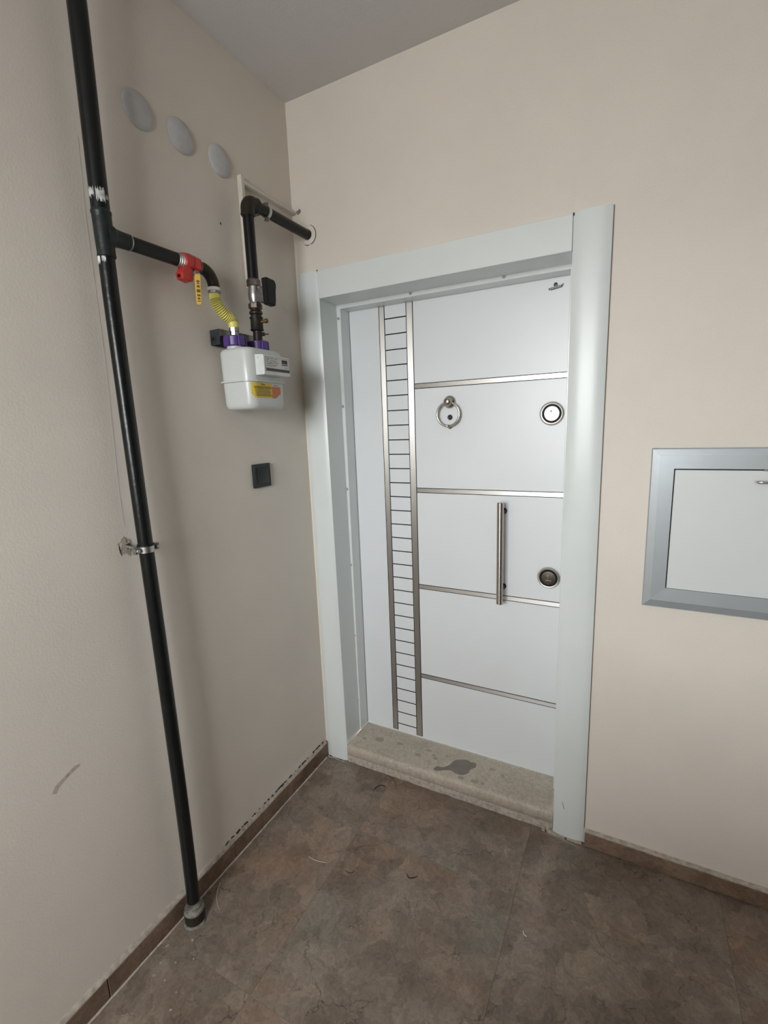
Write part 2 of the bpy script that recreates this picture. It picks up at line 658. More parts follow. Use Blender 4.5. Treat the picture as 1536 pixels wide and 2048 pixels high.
floor = obj('floor', box(nb(), -T, ROOM_X + T, ROOM_Y - T, T, -0.10, -0.010), 'grout')
tag(floor, 'brown limestone tiled landing floor', kind='structure')
ceil = obj('ceiling', box(nb(), -T, ROOM_X + T, ROOM_Y - T, T + 0.02, CEIL, CEIL + 0.12), 'ceiling')
tag(ceil, 'plain pale grey ceiling', kind='structure')
wleft = obj('wall_left', box(nb(), -T, 0, ROOM_Y - T, T, -0.01, CEIL), 'wall')
tag(wleft, 'beige plastered wall carrying the gas pipes and meter', kind='structure')
b = nb()
box(b, 0, OX0, 0, T, -0.01, CEIL)
box(b, OX1, ROOM_X, 0, T, -0.01, CEIL)
box(b, OX0, OX1, 0, T, OZ, CEIL)
wback = obj('wall_back', b, 'wall')
tag(wback, 'beige plastered wall around the white entrance door', kind='structure')
wright = obj('wall_right', box(nb(), ROOM_X, ROOM_X + T, ROOM_Y - T, T, -0.01, CEIL), 'dark_wall')
tag(wright, 'unseen right wall of the landing, coloured dark to cut bounced light', kind='structure')
b = nb()
x0, x1, z0, z1 = WIN
box(b, 0, x0, ROOM_Y - T, ROOM_Y, -0.01, CEIL)
box(b, x1, ROOM_X, ROOM_Y - T, ROOM_Y, -0.01, CEIL)
box(b, x0, x1, ROOM_Y - T, ROOM_Y, -0.01, z0)
box(b, x0, x1, ROOM_Y - T, ROOM_Y, z1, CEIL)
wfront = obj('wall_front', b, 'wall')
tag(wfront, 'beige wall with the stairwell window behind the viewer', kind='structure')
win = root('window_1', ((x0 + x1) / 2, ROOM_Y - 0.1, z0), 'white framed stairwell window behind the viewer', kind='structure')
b = nb()
for (a0, a1, c0, c1) in ((x0, x0 + 0.05, z0, z1), (x1 - 0.05, x1, z0, z1), (x0 + 0.05, x1 - 0.05, z0, z0 + 0.05),
                         (x0 + 0.05, x1 - 0.05, z1 - 0.05, z1)):
    box(b, a0, a1, ROOM_Y - 0.13, ROOM_Y - 0.08, c0, c1)
obj('window_frame', b, 'white', win)
b = nb()
xm = (x0 + x1) / 2
box(b, xm - 0.025, xm + 0.025, ROOM_Y - 0.13, ROOM_Y - 0.08, z0 + 0.05, z1 - 0.05)
obj('mullion', b, 'white', win)

blocker = obj('wall_light_blocker', box(nb(), 0.80, ROOM_X, -2.04, -1.94, -0.01, 1.12, 0.004, 1), 'wall')  # unseen low wall added to shade the lower walls and floor
tag(blocker, 'added low beige wall blocking window light behind the viewer', kind='structure')

# floor tiles, each one a piece of the floor
XS = [-0.0, 0.355, 0.945, 1.535, 2.125, 2.715, ROOM_X]
YS = [0.0, -0.310, -0.900, -1.490, -2.080, -2.670, ROOM_Y]
tile_mesh = {}
for j in range(len(YS) - 1):
    for i in range(len(XS) - 1):
        w = round(XS[i + 1] - XS[i], 3)
        d = round(YS[j] - YS[j + 1], 3)
        if (w, d) not in tile_mesh:
            g = 0.0002
            tile_mesh[(w, d)] = finish(box(nb(), -w / 2 + g, w / 2 - g, -d / 2 + g, d / 2 - g, -0.009, 0, 0.0003, 1), 'tile', 'tile', None)
        inst('tile', tile_mesh[(w, d)], floor, ((XS[i] + XS[i + 1]) / 2, (YS[j] + YS[j + 1]) / 2, -0.0004 * random.random()))

# skirtings
sk_l = root('baseboard_left', (0.006, -1.8, 0), 'brown stone skirting along the left wall', kind='structure')
ys = [-0.004, -0.60, -1.075, -1.66, -2.25, -2.84, ROOM_Y + 0.002]
for k in range(len(ys) - 1):
    obj('skirting_piece', box(nb(), 0, 0.012, ys[k + 1] + 0.001, ys[k] - 0.001, 0.001, 0.066, 0.0015, 1), 'skirting', sk_l)
b = nb()
N_ = 90
pts = []
rings = []
for k in range(N_ + 1):
    y = -0.012 + (ROOM_Y + 0.02) * k / N_
    w = 0.010 + 0.002 * random.random()
    h = 0.079 + 0.0025 * random.random()
    rings.append([Vector((0.0002, y, 0.0665)), Vector((w, y, 0.0665)), Vector((w * 0.9, y, 0.071)), Vector((0.0002, y, h))])
loft(b, rings)
obj('mortar_fillet', b, 'mortar', sk_l, 'pale rough mortar bead on top of the skirting', 60)
b = nb()
rings = []
for k in range(N_ + 1):
    y = -0.02 + (ROOM_Y + 0.03) * k / N_
    w = 0.0025 + 0.0025 * random.random()
    rings.append([Vector((0.0115, y, 0.0001)), Vector((0.0125 + w, y, 0.0001)), Vector((0.0125 + w * 0.4, y, 0.0012)), Vector((0.0115, y, 0.003))])
loft(b, rings)
obj('grout_line', b, 'mortar', sk_l, None, 60)
b = nb()
for k in range(70):
    y = -0.02 - 0.62 * random.random()
    z = 0.079 + 0.003 * random.random()
    s = 0.0015 + 0.004 * random.random()
    box(b, 0.0002, 0.0015 + 0.003 * random.random(), y - s, y + s, z - 0.0015, z + 0.001 + 0.003 * random.random())
o = obj('dirt_crumbs', b, 'dirt', sk_l, 'dark dirt caught along the mortar bead')
o['kind'] = 'stuff'

sk_b = root('baseboard_back', (1.9, -0.01, 0), 'brown stone skirting with pale ledge right of the door', kind='structure')
xs = [1.131, 1.66, 2.25, 2.84, ROOM_X - 0.001]
for k in range(len(xs) - 1):
    obj('skirting_piece', box(nb(), xs[k] + 0.0006, xs[k + 1] - 0.0006, -0.019, -0.0002, 0.0015, 0.0585, 0.0012, 1), 'skirting', sk_b)
b = nb()
rings = []
for k in range(N_ + 1):
    x = 1.1315 + (ROOM_X - 1.133) * k / N_
    h = 0.0602 + 0.001 * random.random()
    rings.append([Vector((x, -0.0003, 0.0587)), Vector((x, -0.0175 + 0.0015 * random.random(), 0.0587)),
                  Vector((x, -0.0165 + 0.002 * random.random(), h)), Vector((x, -0.0003, h + 0.0016))])
loft(b, rings)
obj('mortar_ledge', b, 'mortar', sk_b, None, 60)

# ------------------------------------------------------------------ entrance door
DY = 0.180
door = root('door_1', (0.56, 0.0, 0.0), 'white steel entrance door with brushed metal inlays', kind='structure')


def convex(u0, u1, ye, ym, n=12):
    """Gently bulging face from u0 to u1, edge depth ye, middle depth ym."""
    return [(u0 + (u1 - u0) * k / n, ye + (ym - ye) * (1 - abs(2 * k / n - 1) ** 3.2)) for k in range(n + 1)]


def casing(x_out_b, x_out_t, x_in_b, x_in_t, ztop, ret, name):
    """Upright casing: bulged face plus a deep return board along the doorway."""
    bb = nb()
    rings = []
    for z, xo, xi in ((0.006, x_out_b, x_in_b), (ztop, x_out_t, x_in_t)):
        lo, hi = min(xo, xi), max(xo, xi)
        prof = convex(lo, hi, -0.0045, -0.0125)
        prof = [(lo, -0.0002)] + prof + [(hi, -0.0002)]
        rings.append([Vector((p[0], p[1], z)) for p in prof])
    loft(bb, rings)
    s = 1 if ret > 0 else -1
    rings = []
    for z, xi in ((0.086, x_in_b), (2.016, x_in_t)):
        a, c = xi - s * 0.010, xi
        rings.append([Vector((a, 0.0, z)), Vector((c, 0.0, z)), Vector((c, 0.1145, z)), Vector((a, 0.1145, z))])
    loft(bb, rings)
    return obj('casing_post', bb, 'white', door, None, 30)


casing(0.0115, 0.0105, 0.1190, 0.1065, 2.118, 1, 'l')
casing(1.1275, 1.1275, 1.0215, 1.0215, 2.121, -1, 'r')
b = nb()
box(b, 0.1075, 1.0205, -0.0115, -0.0002, 2.0155, 2.1165, 0.0012, 1)
box(b, 0.1075, 1.0205, -0.0002, 0.1145, 2.0155, 2.0275)
obj('casing_head', b, 'white', door)
b = nb()
for (xa, xb) in ((0.1045, 0.1085), (1.0202, 1.0235)):
    box(b, xa, xb, -0.0100, -0.0005, 2.1120, 2.1190)
obj('joint_gap', b, 'black_line', door)
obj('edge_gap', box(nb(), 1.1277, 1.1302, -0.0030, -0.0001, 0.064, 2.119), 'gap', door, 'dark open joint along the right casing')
# steel frame
b = nb()
box(b, 0.1000, 0.1245, 0.1150, 0.2200, 0.086, 2.0265, 0.0012, 1)
obj('frame_jamb', b, 'steel_white', door)
b = nb()
box(b, 1.0045, 1.0200, 0.1150, 0.2200, 0.086, 2.0265, 0.0012, 1)
obj('frame_jamb', b, 'steel_white', door)
b = nb()
box(b, 0.1000, 1.0200, 0.1148, 0.2200, 2.0000, 2.0275, 0.0012, 1)
obj('frame_head', b, 'steel_white', door)
b = nb()
lathe(b, (0, 0, 0), (0, -1, 0), [(0, 0.0064), (0.0012, 0.0058), (0.0014, 0.0028), (0.0004, 0.0022)], 14)
screw_me = finish(b, 'screw_cap', 'nickel_bright', None)
MAT['screw'] = plain('grey_screw_cap', (0.31, 0.325, 0.32), 0.5)
screw_me.materials.clear()
screw_me.materials.append(MAT['screw'])
for z in (1.9637, 1.611, 1.258, 0.9122, 0.5718, 0.243, 0.138):
    inst('screw_cap', screw_me, door, (0.1140, 0.1150, z))
for x in (0.4393, 0.7903):
    inst('screw_cap', screw_me, door, (x, 0.1148, 2.0125))
# the leaf and its inlays
leaf = obj('door_leaf', box(nb(), 0.1275, 1.0038, DY, DY + 0.045, 0.0905, 1.9998, 0.0006, 1), 'leaf', door)
obj('bottom_lip', box(nb(), 0.1285, 1.0030, DY - 0.0018, DY, 0.0905, 0.0965), 'leaf', leaf)
obj('edge_gasket', box(nb(), 0.1247, 0.1274, DY + 0.002, DY + 0.03, 0.0865, 1.9995), 'ink_mid', leaf)
STR = ((0.2665, 0.2940), (0.3880, 0.4190))
for (xa, xb) in STR:
    obj('strip_edging', box(nb(), xa, xb, DY - 0.0004, DY - 0.0000, 0.0970, 1.9996), 'black_line', leaf)
    obj('inlay_strip', box(nb(), xa + 0.0032, xb - 0.0032, DY - 0.0010, DY - 0.0004, 0.0970, 1.9996), 'strip_z', leaf,
        'vertical brushed metal strip')
for k in range(4):
    z = 0.4065 + 0.4233 * k
    obj('strip_edging', box(nb(), 0.4192, 1.0035, DY - 0.0004, DY - 0.0000, z - 0.0108, z + 0.0108), 'black_line', leaf)
    obj('inlay_strip', box(nb(), 0.4192, 1.0035, DY - 0.0010, DY - 0.0004, z - 0.0080, z + 0.0080), 'strip_x', leaf,
        'horizontal bright metal strip')
rung_me = finish(box(nb(), -0.047, 0.047, -0.0003, 0, -0.0022, 0.0022), 'ladder_rung', 'black_line', None)
for k in range(31):
    inst('ladder_rung', rung_me, leaf, (0.3410, DY, 1.9488 - k * 0.06055))

# knocker
kx, kz = 0.5680, 1.6070
kn = obj('knocker', lathe(nb(), (kx, DY, kz), (0, -1, 0),
         [(0, 0.0250), (0.004, 0.0250), (0.009, 0.0220), (0.013, 0.0150), (0.016, 0.0080), (0.022, 0.0065)], 36), 'nickel', door,
         'round satin nickel door knocker with hanging ring')
b = nb()
lathe(b, (kx, DY - 0.018, kz), (0, -1, 0), [(0, 0.006), (0.002, 0.011), (0.006, 0.0152), (0.011, 0.0165), (0.016, 0.0150), (0.020, 0.0105), (0.022, 0.004), (0.0223, 0.0)], 30)
obj('knob', b, 'nickel', kn)
b = nb()
torus(b, (kx, DY - 0.022, kz - 0.0475), (0, 1, 0), 0.0455, 0.0046)
obj('ring', b, 'nickel', kn)
b = nb()
lathe(b, (kx - 0.007, DY - 0.022, kz - 0.0930), (1, 0, 0), [(0, 0.0050), (0.002, 0.0066), (0.0055, 0.0056), (0.0085, 0.0056), (0.012, 0.0066), (0.014, 0.0050)], 18)
obj('striker', b, 'nickel', kn)
b = nb()
lathe(b, (kx, DY, kz - 0.0960), (0, -1, 0), [(0, 0.0085), (0.006, 0.0080), (0.010, 0.005), (0.011, 0.0)], 18)
obj('bumper', b, 'nickel_dark', kn)
pe = obj('peephole', lathe(nb(), (0.5680, DY, 1.5480), (0, -1, 0), [(0, 0.0108), (0.002, 0.0105), (0.003, 0.0085), (0.002, 0.0070)], 24), 'nickel_dark', door,
         'small dark glass peephole')
b = nb()
lathe(b, (0.5680, DY - 0.0018, 1.5480), (0, -1, 0), [(0, 0.0068), (0.0015, 0.0055), (0.0024, 0.003), (0.0026, 0.0)], 20)
obj('lens', b, 'black_gloss', pe)

# pull handle
hx, hy = 0.7835, 0.1215
ph = obj('pull_handle', cyl(nb(), (hx, hy, 0.8245), (hx, hy, 1.2260), 0.0128, 32, 0.0012), 'bar', door, 'long vertical round steel pull handle')
for z in (1.184, 0.879):
    b = nb()
    lathe(b, (hx + 0.001, hy + 0.010, z), (0, 1, 0), [(0, 0.0080), (0.046, 0.0080), (0.046, 0.0115), (0.0485, 0.0115)], 20)
    obj('handle_post', b, 'black_plastic', ph, 'dark round stand-off')


def rosette(x, z, inner, label):
    b = nb()
    lathe(b, (x, DY, z), (0, -1, 0), [(0, 0.0425), (0.002, 0.0425), (0.007, 0.0395), (0.009, 0.0365), (0.0085, 0.0338), (0.001, 0.0335)], 40)
    r = obj('lock_rosette', b, 'nickel_bright', door, label)
    b = nb()
    lathe(b, (x, DY, z), (0, -1, 0), [(0, 0.0334), (0.0016, 0.0334)], 32)
    obj('rosette_well', b, 'black_line', r)
    b = nb()
    lathe(b, (x, DY - 0.0028, z), (0, -1, 0), [(-0.001, 0.0262), (0.0038, 0.0262), (0.0048, 0.0252), (0.0062, 0.012), (0.0064, 0.0)], 36)
    obj('cover_disc', b, inner, r)  # both discs are one metal; the lower has its dark reflection coloured in
    b = nb()
    lathe(b, (x - 0.002, DY - 0.0092, z + 0.0085), (0, -1, 0), [(0, 0.0036), (0.0016, 0.0034), (0.0026, 0.002), (0.003, 0.0)], 14)
    box(b, x - 0.0032, x - 0.0006, DY - 0.0102, DY - 0.0088, z - 0.0035, z + 0.0065)
    obj('key_cover', b, 'nickel', r)
    text_mesh('KAPTMAT', 0.0052, 'nickel_bright' if inner == 'nickel_dark' else 'ink_mid', 'lettering', r,
              (x, DY - 0.0094, z - 0.0100), (1, 0, 0), (0, 0, 1), 0.0004)


rosette(0.9505, 1.5460, 'nickel_bright', 'upper round lock rosette with pale disc')
rosette(0.9555, 0.9345, 'nickel_dark', 'lower round lock rosette, dark reflection coloured into its disc')

# maker's badge at the top corner: banner with a round seal above it
bx, bz = 0.9515, 1.9680
b = nb()
top = [(-0.0240, -0.0010), (-0.012, 0.0015), (0.0, 0.0030), (0.012, 0.0042), (0.0215, 0.0060), (0.0245, 0.0105), (0.0250, 0.0075), (0.0238, 0.0035),
       (0.0225, -0.0005), (0.020, -0.0030), (0.010, -0.0048), (0.0, -0.0062), (-0.012, -0.0078), (-0.0215, -0.0072)]
prism(b, [(bx + p[0], bz + p[1]) for p in reversed(top)], 'y', DY - 0.0022, DY)
bd = obj('emblem', b, 'emblem', door, 'small dark metal maker emblem')
b = nb()
lathe(b, (bx - 0.0005, DY, bz + 0.0085), (0, -1, 0), [(0, 0.0066), (0.002, 0.0064), (0.0026, 0.0052), (0.0016, 0.0046), (0.0020, 0.002), (0.0022, 0.0)], 24)
obj('seal', b, 'emblem', bd)
text_mesh('KAPTMAT', 0.0082, 'ptfe', 'lettering', bd, (bx - 0.001, DY - 0.0023, bz - 0.0012), (1, 0, 0.10), (-0.10, 0, 1), 0.0003)

# stone threshold
sill = root('trim_1', (0.565, 0.05, 0), 'beige stone door threshold with a damp patch', kind='structure')
b = nb()
prof = [(-0.0030, 0.034), (-0.0075, 0.040), (-0.0085, 0.062), (-0.0070, 0.074), (-0.0020, 0.0825), (0.0060, 0.0850), (0.215, 0.0850), (0.215, 0.034)]
NS = 44
rings = []
for k in range(NS + 1):
    x = 0.1205 + (1.0200 - 0.1205) * k / NS
    j = [0.0007 * (random.random() - 0.5) for _ in range(5)] + [0, 0, 0]
    rings.append([Vector((x, p[0] + j[i], p[1] + (j[i] if i < 5 else 0))) for i, p in enumerate(prof)])
loft(b, rings)
obj('slab', b, 'sill', sill, None, 50)
b = nb()
rings = []
for k in range(NS + 1):
    x = 0.1210 + (1.0190 - 0.1210) * k / NS
    o1 = 0.004 * random.random()
    rings.append([Vector((x, -0.001 - o1, 0.0005)), Vector((x, -0.002 - o1 * 0.6, 0.016 + 0.006 * random.random())), Vector((x, -0.001, 0.0338)),
                  Vector((x, 0.21, 0.0338)), Vector((x, 0.21, 0.0005))])
loft(b, rings)
obj('mortar_bed', b, 'mortar', sill, None, 60)
b = nb()
for k in range(26):
    x = 0.985 + 0.145 * random.random()
    s = 0.004 + 0.007 * random.random()
    box(b, x - s, x + s, -0.014 - 0.004 * random.random(), -0.001, 0.0004, 0.006 + 0.010 * random.random() * (1 if x < 1.03 else 0.15))
for k in range(14):
    x = 0.014 + 0.10 * random.random()
    s = 0.004 + 0.006 * random.random()
    box(b, x - s, x + s, -0.014 - 0.004 * random.random(), -0.001, 0.0004, 0.0055)
obj('mortar_crumbs', b, 'mortar', sill, 'broken pale mortar under the casing')['kind'] = 'stuff'


def smooth_outline(pts, n=6):
    P = [Vector((p[0], p[1], 0)) for p in pts]
    m = len(P)
    out = []
    for i in range(m):
        a, b_, c, d = P[i - 1], P[i], P[(i + 1) % m], P[(i + 2) % m]
        for k in range(n):
            t = k / n
            v = 0.5 * ((2 * b_) + (c - a) * t + (2 * a - 5 * b_ + 4 * c - d) * t * t + (3 * b_ - a - 3 * c + d) * t ** 3)
            out.append((v.x, v.y))
    return out


def oval(cx, cy, a, b_, rot=0.0, n=10, jit=0.25):
    out = []
    for k in range(n):
        t = 2 * math.pi * k / n
        r = 1 + jit * (random.random() - 0.5)
        x, y = a * r * math.cos(t), b_ * r * math.sin(t)
        out.append((cx + x * math.cos(rot) - y * math.sin(rot), cy + x * math.sin(rot) + y * math.cos(rot)))
    return out


pud = [(0.5360, 0.0260), (0.5450, 0.0420), (0.5650, 0.0440), (0.5860, 0.0660), (0.6000, 0.1050), (0.6230, 0.1230), (0.6480, 0.1300), (0.6660, 0.1240),
       (0.6860, 0.1270), (0.6940, 0.1050), (0.6780, 0.0820), (0.6740, 0.0560), (0.6560, 0.0370), (0.6300, 0.0330), (0.6050, 0.0420), (0.5820, 0.0330), (0.5580, 0.0180), (0.5420, 0.0140)]
o = obj('water_puddle', blob(smooth_outline(pud), 0.0851, 0.0855), 'stain')
tag(o, 'dark damp water patch on the stone door threshold', 'puddle')
b = nb()
for (cx, cy, a, bb_) in ((0.2380, 0.0930, 0.022, 0.016), (0.335, 0.105, 0.016, 0.007), (0.440, 0.072, 0.014, 0.009), (0.520, 0.082, 0.010, 0.008), (0.505, 0.098, 0.009, 0.006),
                         (0.475, 0.118, 0.012, 0.007), (0.655, 0.020, 0.014, 0.009), (0.713, 0.024, 0.016, 0.010), (0.745, 0.026, 0.008, 0.007),
                         (0.56, 0.118, 0.008, 0.005), (0.76, 0.12, 0.012, 0.007), (0.81, 0.10, 0.008, 0.006), (0.17, 0.07, 0.010, 0.006)):
    prism(b, smooth_outline(oval(cx, cy, a, bb_), 3), 'z', 0.08505, 0.0853)
obj('damp_spot', b, 'stain_faint', sill, 'faint dried splashes')['kind'] = 'stuff'
b = nb()
prism(b, [(1.0530, 0.148), (1.0515, 0.149), (1.0585, 0.1215), (1.0600, 0.122)], 'y', -0.0128, -0.0116)
obj('scratch_mark', b, 'black_line', door, 'short black scratch on the right casing')

# ------------------------------------------------------------------ electrical cabinet in the back wall
cab = root('electrical_cabinet', (1.57, 0, 0.942), 'white wall cabinet with sloping silver frame right of the entrance door', 'cabinet')
CX0, CX1, CZ0, CZ1 = 1.2625, 1.9000, 0.9425, 1.4310


def cab_rail(corners, name='frame_rail'):
    """One mitred rail; corners go (outer a, outer b, inner b, inner a) with depth profile."""
    b = nb()
    (oa, ob, ib, ia) = corners
    prof = [(0.0, -0.0003), (0.0, -0.012), (0.05, -0.0150), (0.36, -0.0195), (0.37, -0.0197), (1.0, -0.0187), (1.0, -0.0003)]
    r1 = [Vector((oa[0] + (ia[0] - oa[0]) * t, y, oa[1] + (ia[1] - oa[1]) * t)) for t, y in prof]
    r2 = [Vector((ob[0] + (ib[0] - ob[0]) * t, y, ob[1] + (ib[1] - ob[1]) * t)) for t, y in prof]
    loft(b, [r1, r2])
    return obj(name, b, 'alu', cab, None, 4)


W_ = 0.0590
IX0, IX1, IZ0, IZ1 = CX0 + W_, CX1 - W_, CZ0 + W_ + 0.006, CZ1 - W_
cab_rail(((CX0, CZ0), (CX0, CZ1), (IX0, IZ1), (IX0, IZ0)))
cab_rail(((CX1, CZ1), (CX1, CZ0), (IX1, IZ0), (IX1, IZ1)))
cab_rail(((CX0, CZ1), (CX1, CZ1), (IX1, IZ1), (IX0, IZ1)))
cab_rail(((CX1, CZ0), (CX0, CZ0), (IX0, IZ0), (IX1, IZ0)))
obj('cabinet_back', box(nb(), IX0 - 0.004, IX1 + 0.004, -0.0040, -0.0003, IZ0 - 0.004, IZ1 + 0.004), 'black_line', cab)
cd = obj('cabinet_door', box(nb(), IX0 + 0.0032, IX1 - 0.0032, -0.0185, -0.0045, IZ0 + 0.0006, IZ1 - 0.0036, 0.001, 1), 'cabinet', cab)
b = nb()
hz = 1.3385
tube(b, spline([(1.5140, -0.0190, hz), (1.5150, -0.0270, hz), (1.5200, -0.0330, hz), (1.5350, -0.0350, hz), (1.5600, -0.0350, hz), (1.5750, -0.0330, hz), (1.5800, -0.0270, hz), (1.5810, -0.0190, hz)], 4),
     0.0042, 12)
obj('cabinet_handle', b, 'chrome', cd, 'small chrome bow handle')
obj('latch_tab', box(nb(), 1.5300, 1.5500, -0.0200, -0.0190 + 0.001, IZ1 - 0.0050, IZ1 + 0.001), 'zinc_dull', cd)

# ------------------------------------------------------------------ gas riser
RY = -0.8208
RP, RPU = 0.0190, 0.0207          # pipe radius below and above the tee
riser_pts = [(0.0645, RY, CEIL - 0.001), (0.0570, RY, 2.40), (0.0475, RY, 2.10), (0.0445, RY, 1.95), (0.0435, RY, 1.80), (0.0465, RY, 1.45), (0.0495, RY, 1.22),
             (0.0545, RY, 0.90), (0.0575, RY, 0.60), (0.0580, RY, 0.30), (0.0540, RY, 0.075)]


def riser_x(z):
    for a, c in zip(riser_pts, riser_pts[1:]):
        if c[2] <= z <= a[2]:
            t = (z - c[2]) / (a[2] - c[2])
            return c[0] + (a[0] - c[0]) * t
    return riser_pts[-1][0]


riser = root('gas_riser_pipe', (0.054, RY, 0), 'tall black gas riser pipe from floor to ceiling with welded side branch', 'pipe')
rp_ = spline(riser_pts, 5)
obj('pipe', tube(nb(), rp_, [RPU if p.z > 2.004 else RP for p in rp_], 28), 'pipe', riser)
TZ = 2.004
tx = riser_x(TZ)
b = nb()
lathe(b, (tx + 0.0012, RY, TZ - 0.052), (0, 0, 1), [(0, 0.0193), (0.002, 0.0212), (0.006, 0.0212), (0.010, 0.0204), (0.020, 0.0207), (0.052, 0.0214), (0.085, 0.0216), (0.094, 0.0217), (0.098, 0.0229), (0.103, 0.0229), (0.106, 0.0210)], 30)
tube(b, spline([(tx + 0.001, RY + 0.002, TZ), (tx + 0.0025, RY + 0.015, TZ), (tx + 0.003, RY + 0.022, TZ), (tx + 0.004, RY + 0.034, TZ), (tx + 0.005, RY + 0.060, TZ)], 3),
     [0.028, 0.0275, 0.027, 0.0265, 0.0258, 0.0245, 0.0232, 0.0220, 0.0210, 0.0202, 0.0196, 0.0193, 0.0192], 26)
obj('welded_tee', b, 'tee', riser, 'greenish black welded tee')
b = nb()
lathe(b, (tx + 0.005, RY + 0.0605, TZ), (0, 1, 0), [(0, 0.0182), (0.001, 0.0193), (0.003, 0.0193), (0.004, 0.0182)], 24)
obj('weld_bead', b, 'zinc_dull', riser)
BX = 0.0520
obj('branch_pipe', cyl(nb(), (tx + 0.005, RY + 0.056, TZ), (BX, -0.6170, 2.003), 0.0178, 26), 'pipe', riser)


def ragged_band(zc, h, z_amp, a0, a1, n=26):
    """Flaked primer patch: curved shell part way round the pipe with a ragged outline."""
    b = nb()
    cx = riser_x(zc)
    lo, hi, lo2, hi2 = [], [], [], []
    R0 = RPU if zc > 2.004 else RP
    R1, R2 = R0 - 0.001, R0 + 0.0006
    for k in range(n + 1):
        a = math.radians(a0 + (a1 - a0) * k / n)
        t = zc + h / 2 + z_amp * (random.random() - 0.5)
        s = zc - h / 2 + z_amp * (random.random() - 0.5)
        c, d = math.cos(a), math.sin(a)
        lo.append(Vector((cx + R2 * c, RY + R2 * d, s)))
        hi.append(Vector((cx + R2 * c, RY + R2 * d, t)))
        lo2.append(Vector((cx + R1 * c, RY + R1 * d, s)))
        hi2.append(Vector((cx + R1 * c, RY + R1 * d, t)))
    rings = [[lo[k], hi[k], hi2[k], lo2[k]] for k in range(n + 1)]
    loft(b, rings)
    return b


for zc, h, am, a0, a1 in ((2.090, 0.016, 0.012, -105, -62), (2.086, 0.022, 0.012, -52, 2), (1.944, 0.014, 0.008, -110, -78), (1.946, 0.011, 0.010, -66, -38), (2.083, 0.005, 0.006, 8, 30)):
    obj('flaked_patch', ragged_band(zc, h, am, a0, a1), 'chip', riser, 'flaked white primer patch')
fb = 0.0520
b = nb()
lathe(b, (fb, RY, 0.0035), (0, 0, 1), [(0, 0.0300), (0.004, 0.0310), (0.030, 0.0305), (0.040, 0.0290), (0.044, 0.0262)], 32)
obj('floor_sleeve', b, 'iron', riser)
b = nb()
lathe(b, (fb, RY, 0.0375), (0, 0, 1), [(0, 0.0304), (0.004, 0.0311), (0.009, 0.0296), (0.012, 0.0265), (0.0125, 0.0240), (0.016, 0.0232), (0.021, 0.0222), (0.024, 0.0190)], 32)
obj('putty_ring', b, 'putty', riser, 'smeared pale putty around the pipe foot')
b = nb()
lathe(b, (fb, RY, 0.0002), (0, 0, 1), [(0, 0.0360), (0.002, 0.0345), (0.005, 0.0315), (0.0055, 0.0295)], 32)
obj('putty_ring', b, 'putty', riser)

# wall clamp on the riser
cz = 1.2200
cx = riser_x(cz)
cl = root('pipe_clamp', (cx, RY, cz), 'silver pipe clamp holding the tall black riser to the left wall', 'clamp')
b = nb()
lathe(b, (cx, RY, cz - 0.0085), (0, 0, 1), [(0, RP + 0.0002), (0, RP + 0.0026), (0.017, RP + 0.0026), (0.017, RP + 0.0002)], 32)
obj('band', b, 'zinc', cl)
obj('rubber_liner', lathe(nb(), (cx, RY, cz + 0.0085), (0, 0, 1), [(0, RP + 0.0002), (0, RP + 0.0032), (0.004, RP + 0.0032), (0.004, RP + 0.0002)], 32), 'black_plastic', cl)
for s in (-1, 1):
    b = nb()
    box(b, cx - 0.006, cx - 0.001, RY + s * (RP + 0.001), RY + s * (RP + 0.018), cz - 0.0085, cz + 0.0085, 0.001, 1)
    box(b, cx + 0.001, cx + 0.006, RY + s * (RP + 0.001), RY + s * (RP + 0.018), cz - 0.0085, cz + 0.0085, 0.001, 1)
    obj('lug', b, 'zinc_dull', cl)
    b = nb()
    cyl(b, (cx - 0.012, RY + s * (RP + 0.011), cz), (cx + 0.014, RY + s * (RP + 0.011), cz), 0.0032, 12)
    lathe(b, (cx + 0.0065, RY + s * (RP + 0.011), cz), (1, 0, 0), [(0, 0.0062), (0.005, 0.0062), (0.0065, 0.0045)], 6)
    obj('bolt', b, 'zinc', cl)
b = nb()
cyl(b, (0.0, RY - 0.024, cz + 0.008), (cx - 0.004, RY - 0.014, cz), 0.0045, 14)
obj('wall_rod', b, 'zinc_dull', cl)
# broken plaster around the rod, a piece of the wall
b = nb()
cyv, czv = RY - 0.026, 1.229
for k in range(3):
    prism(b, oval(cyv + (random.random() - 0.5) * 0.006, czv + (random.random() - 0.5) * 0.008, 0.020 - 0.004 * k, 0.026 - 0.006 * k, 0.3, 13, 0.5), 'x', 0.0001, 0.0008 + 0.0010 * k)
obj('plaster_chip', b, 'mortar', wleft, 'broken pale plaster around the clamp rod')
b = nb()
prism(b, oval(cyv + 0.008, czv - 0.001, 0.006, 0.008, 0.3, 9, 0.5), 'x', 0.0026, 0.0031)
prism(b, oval(cyv - 0.016, czv - 0.010, 0.002, 0.012, 0.1, 9, 0.6), 'x', 0.0006, 0.0013)
obj('plaster_chip', b, 'dirt', wleft)

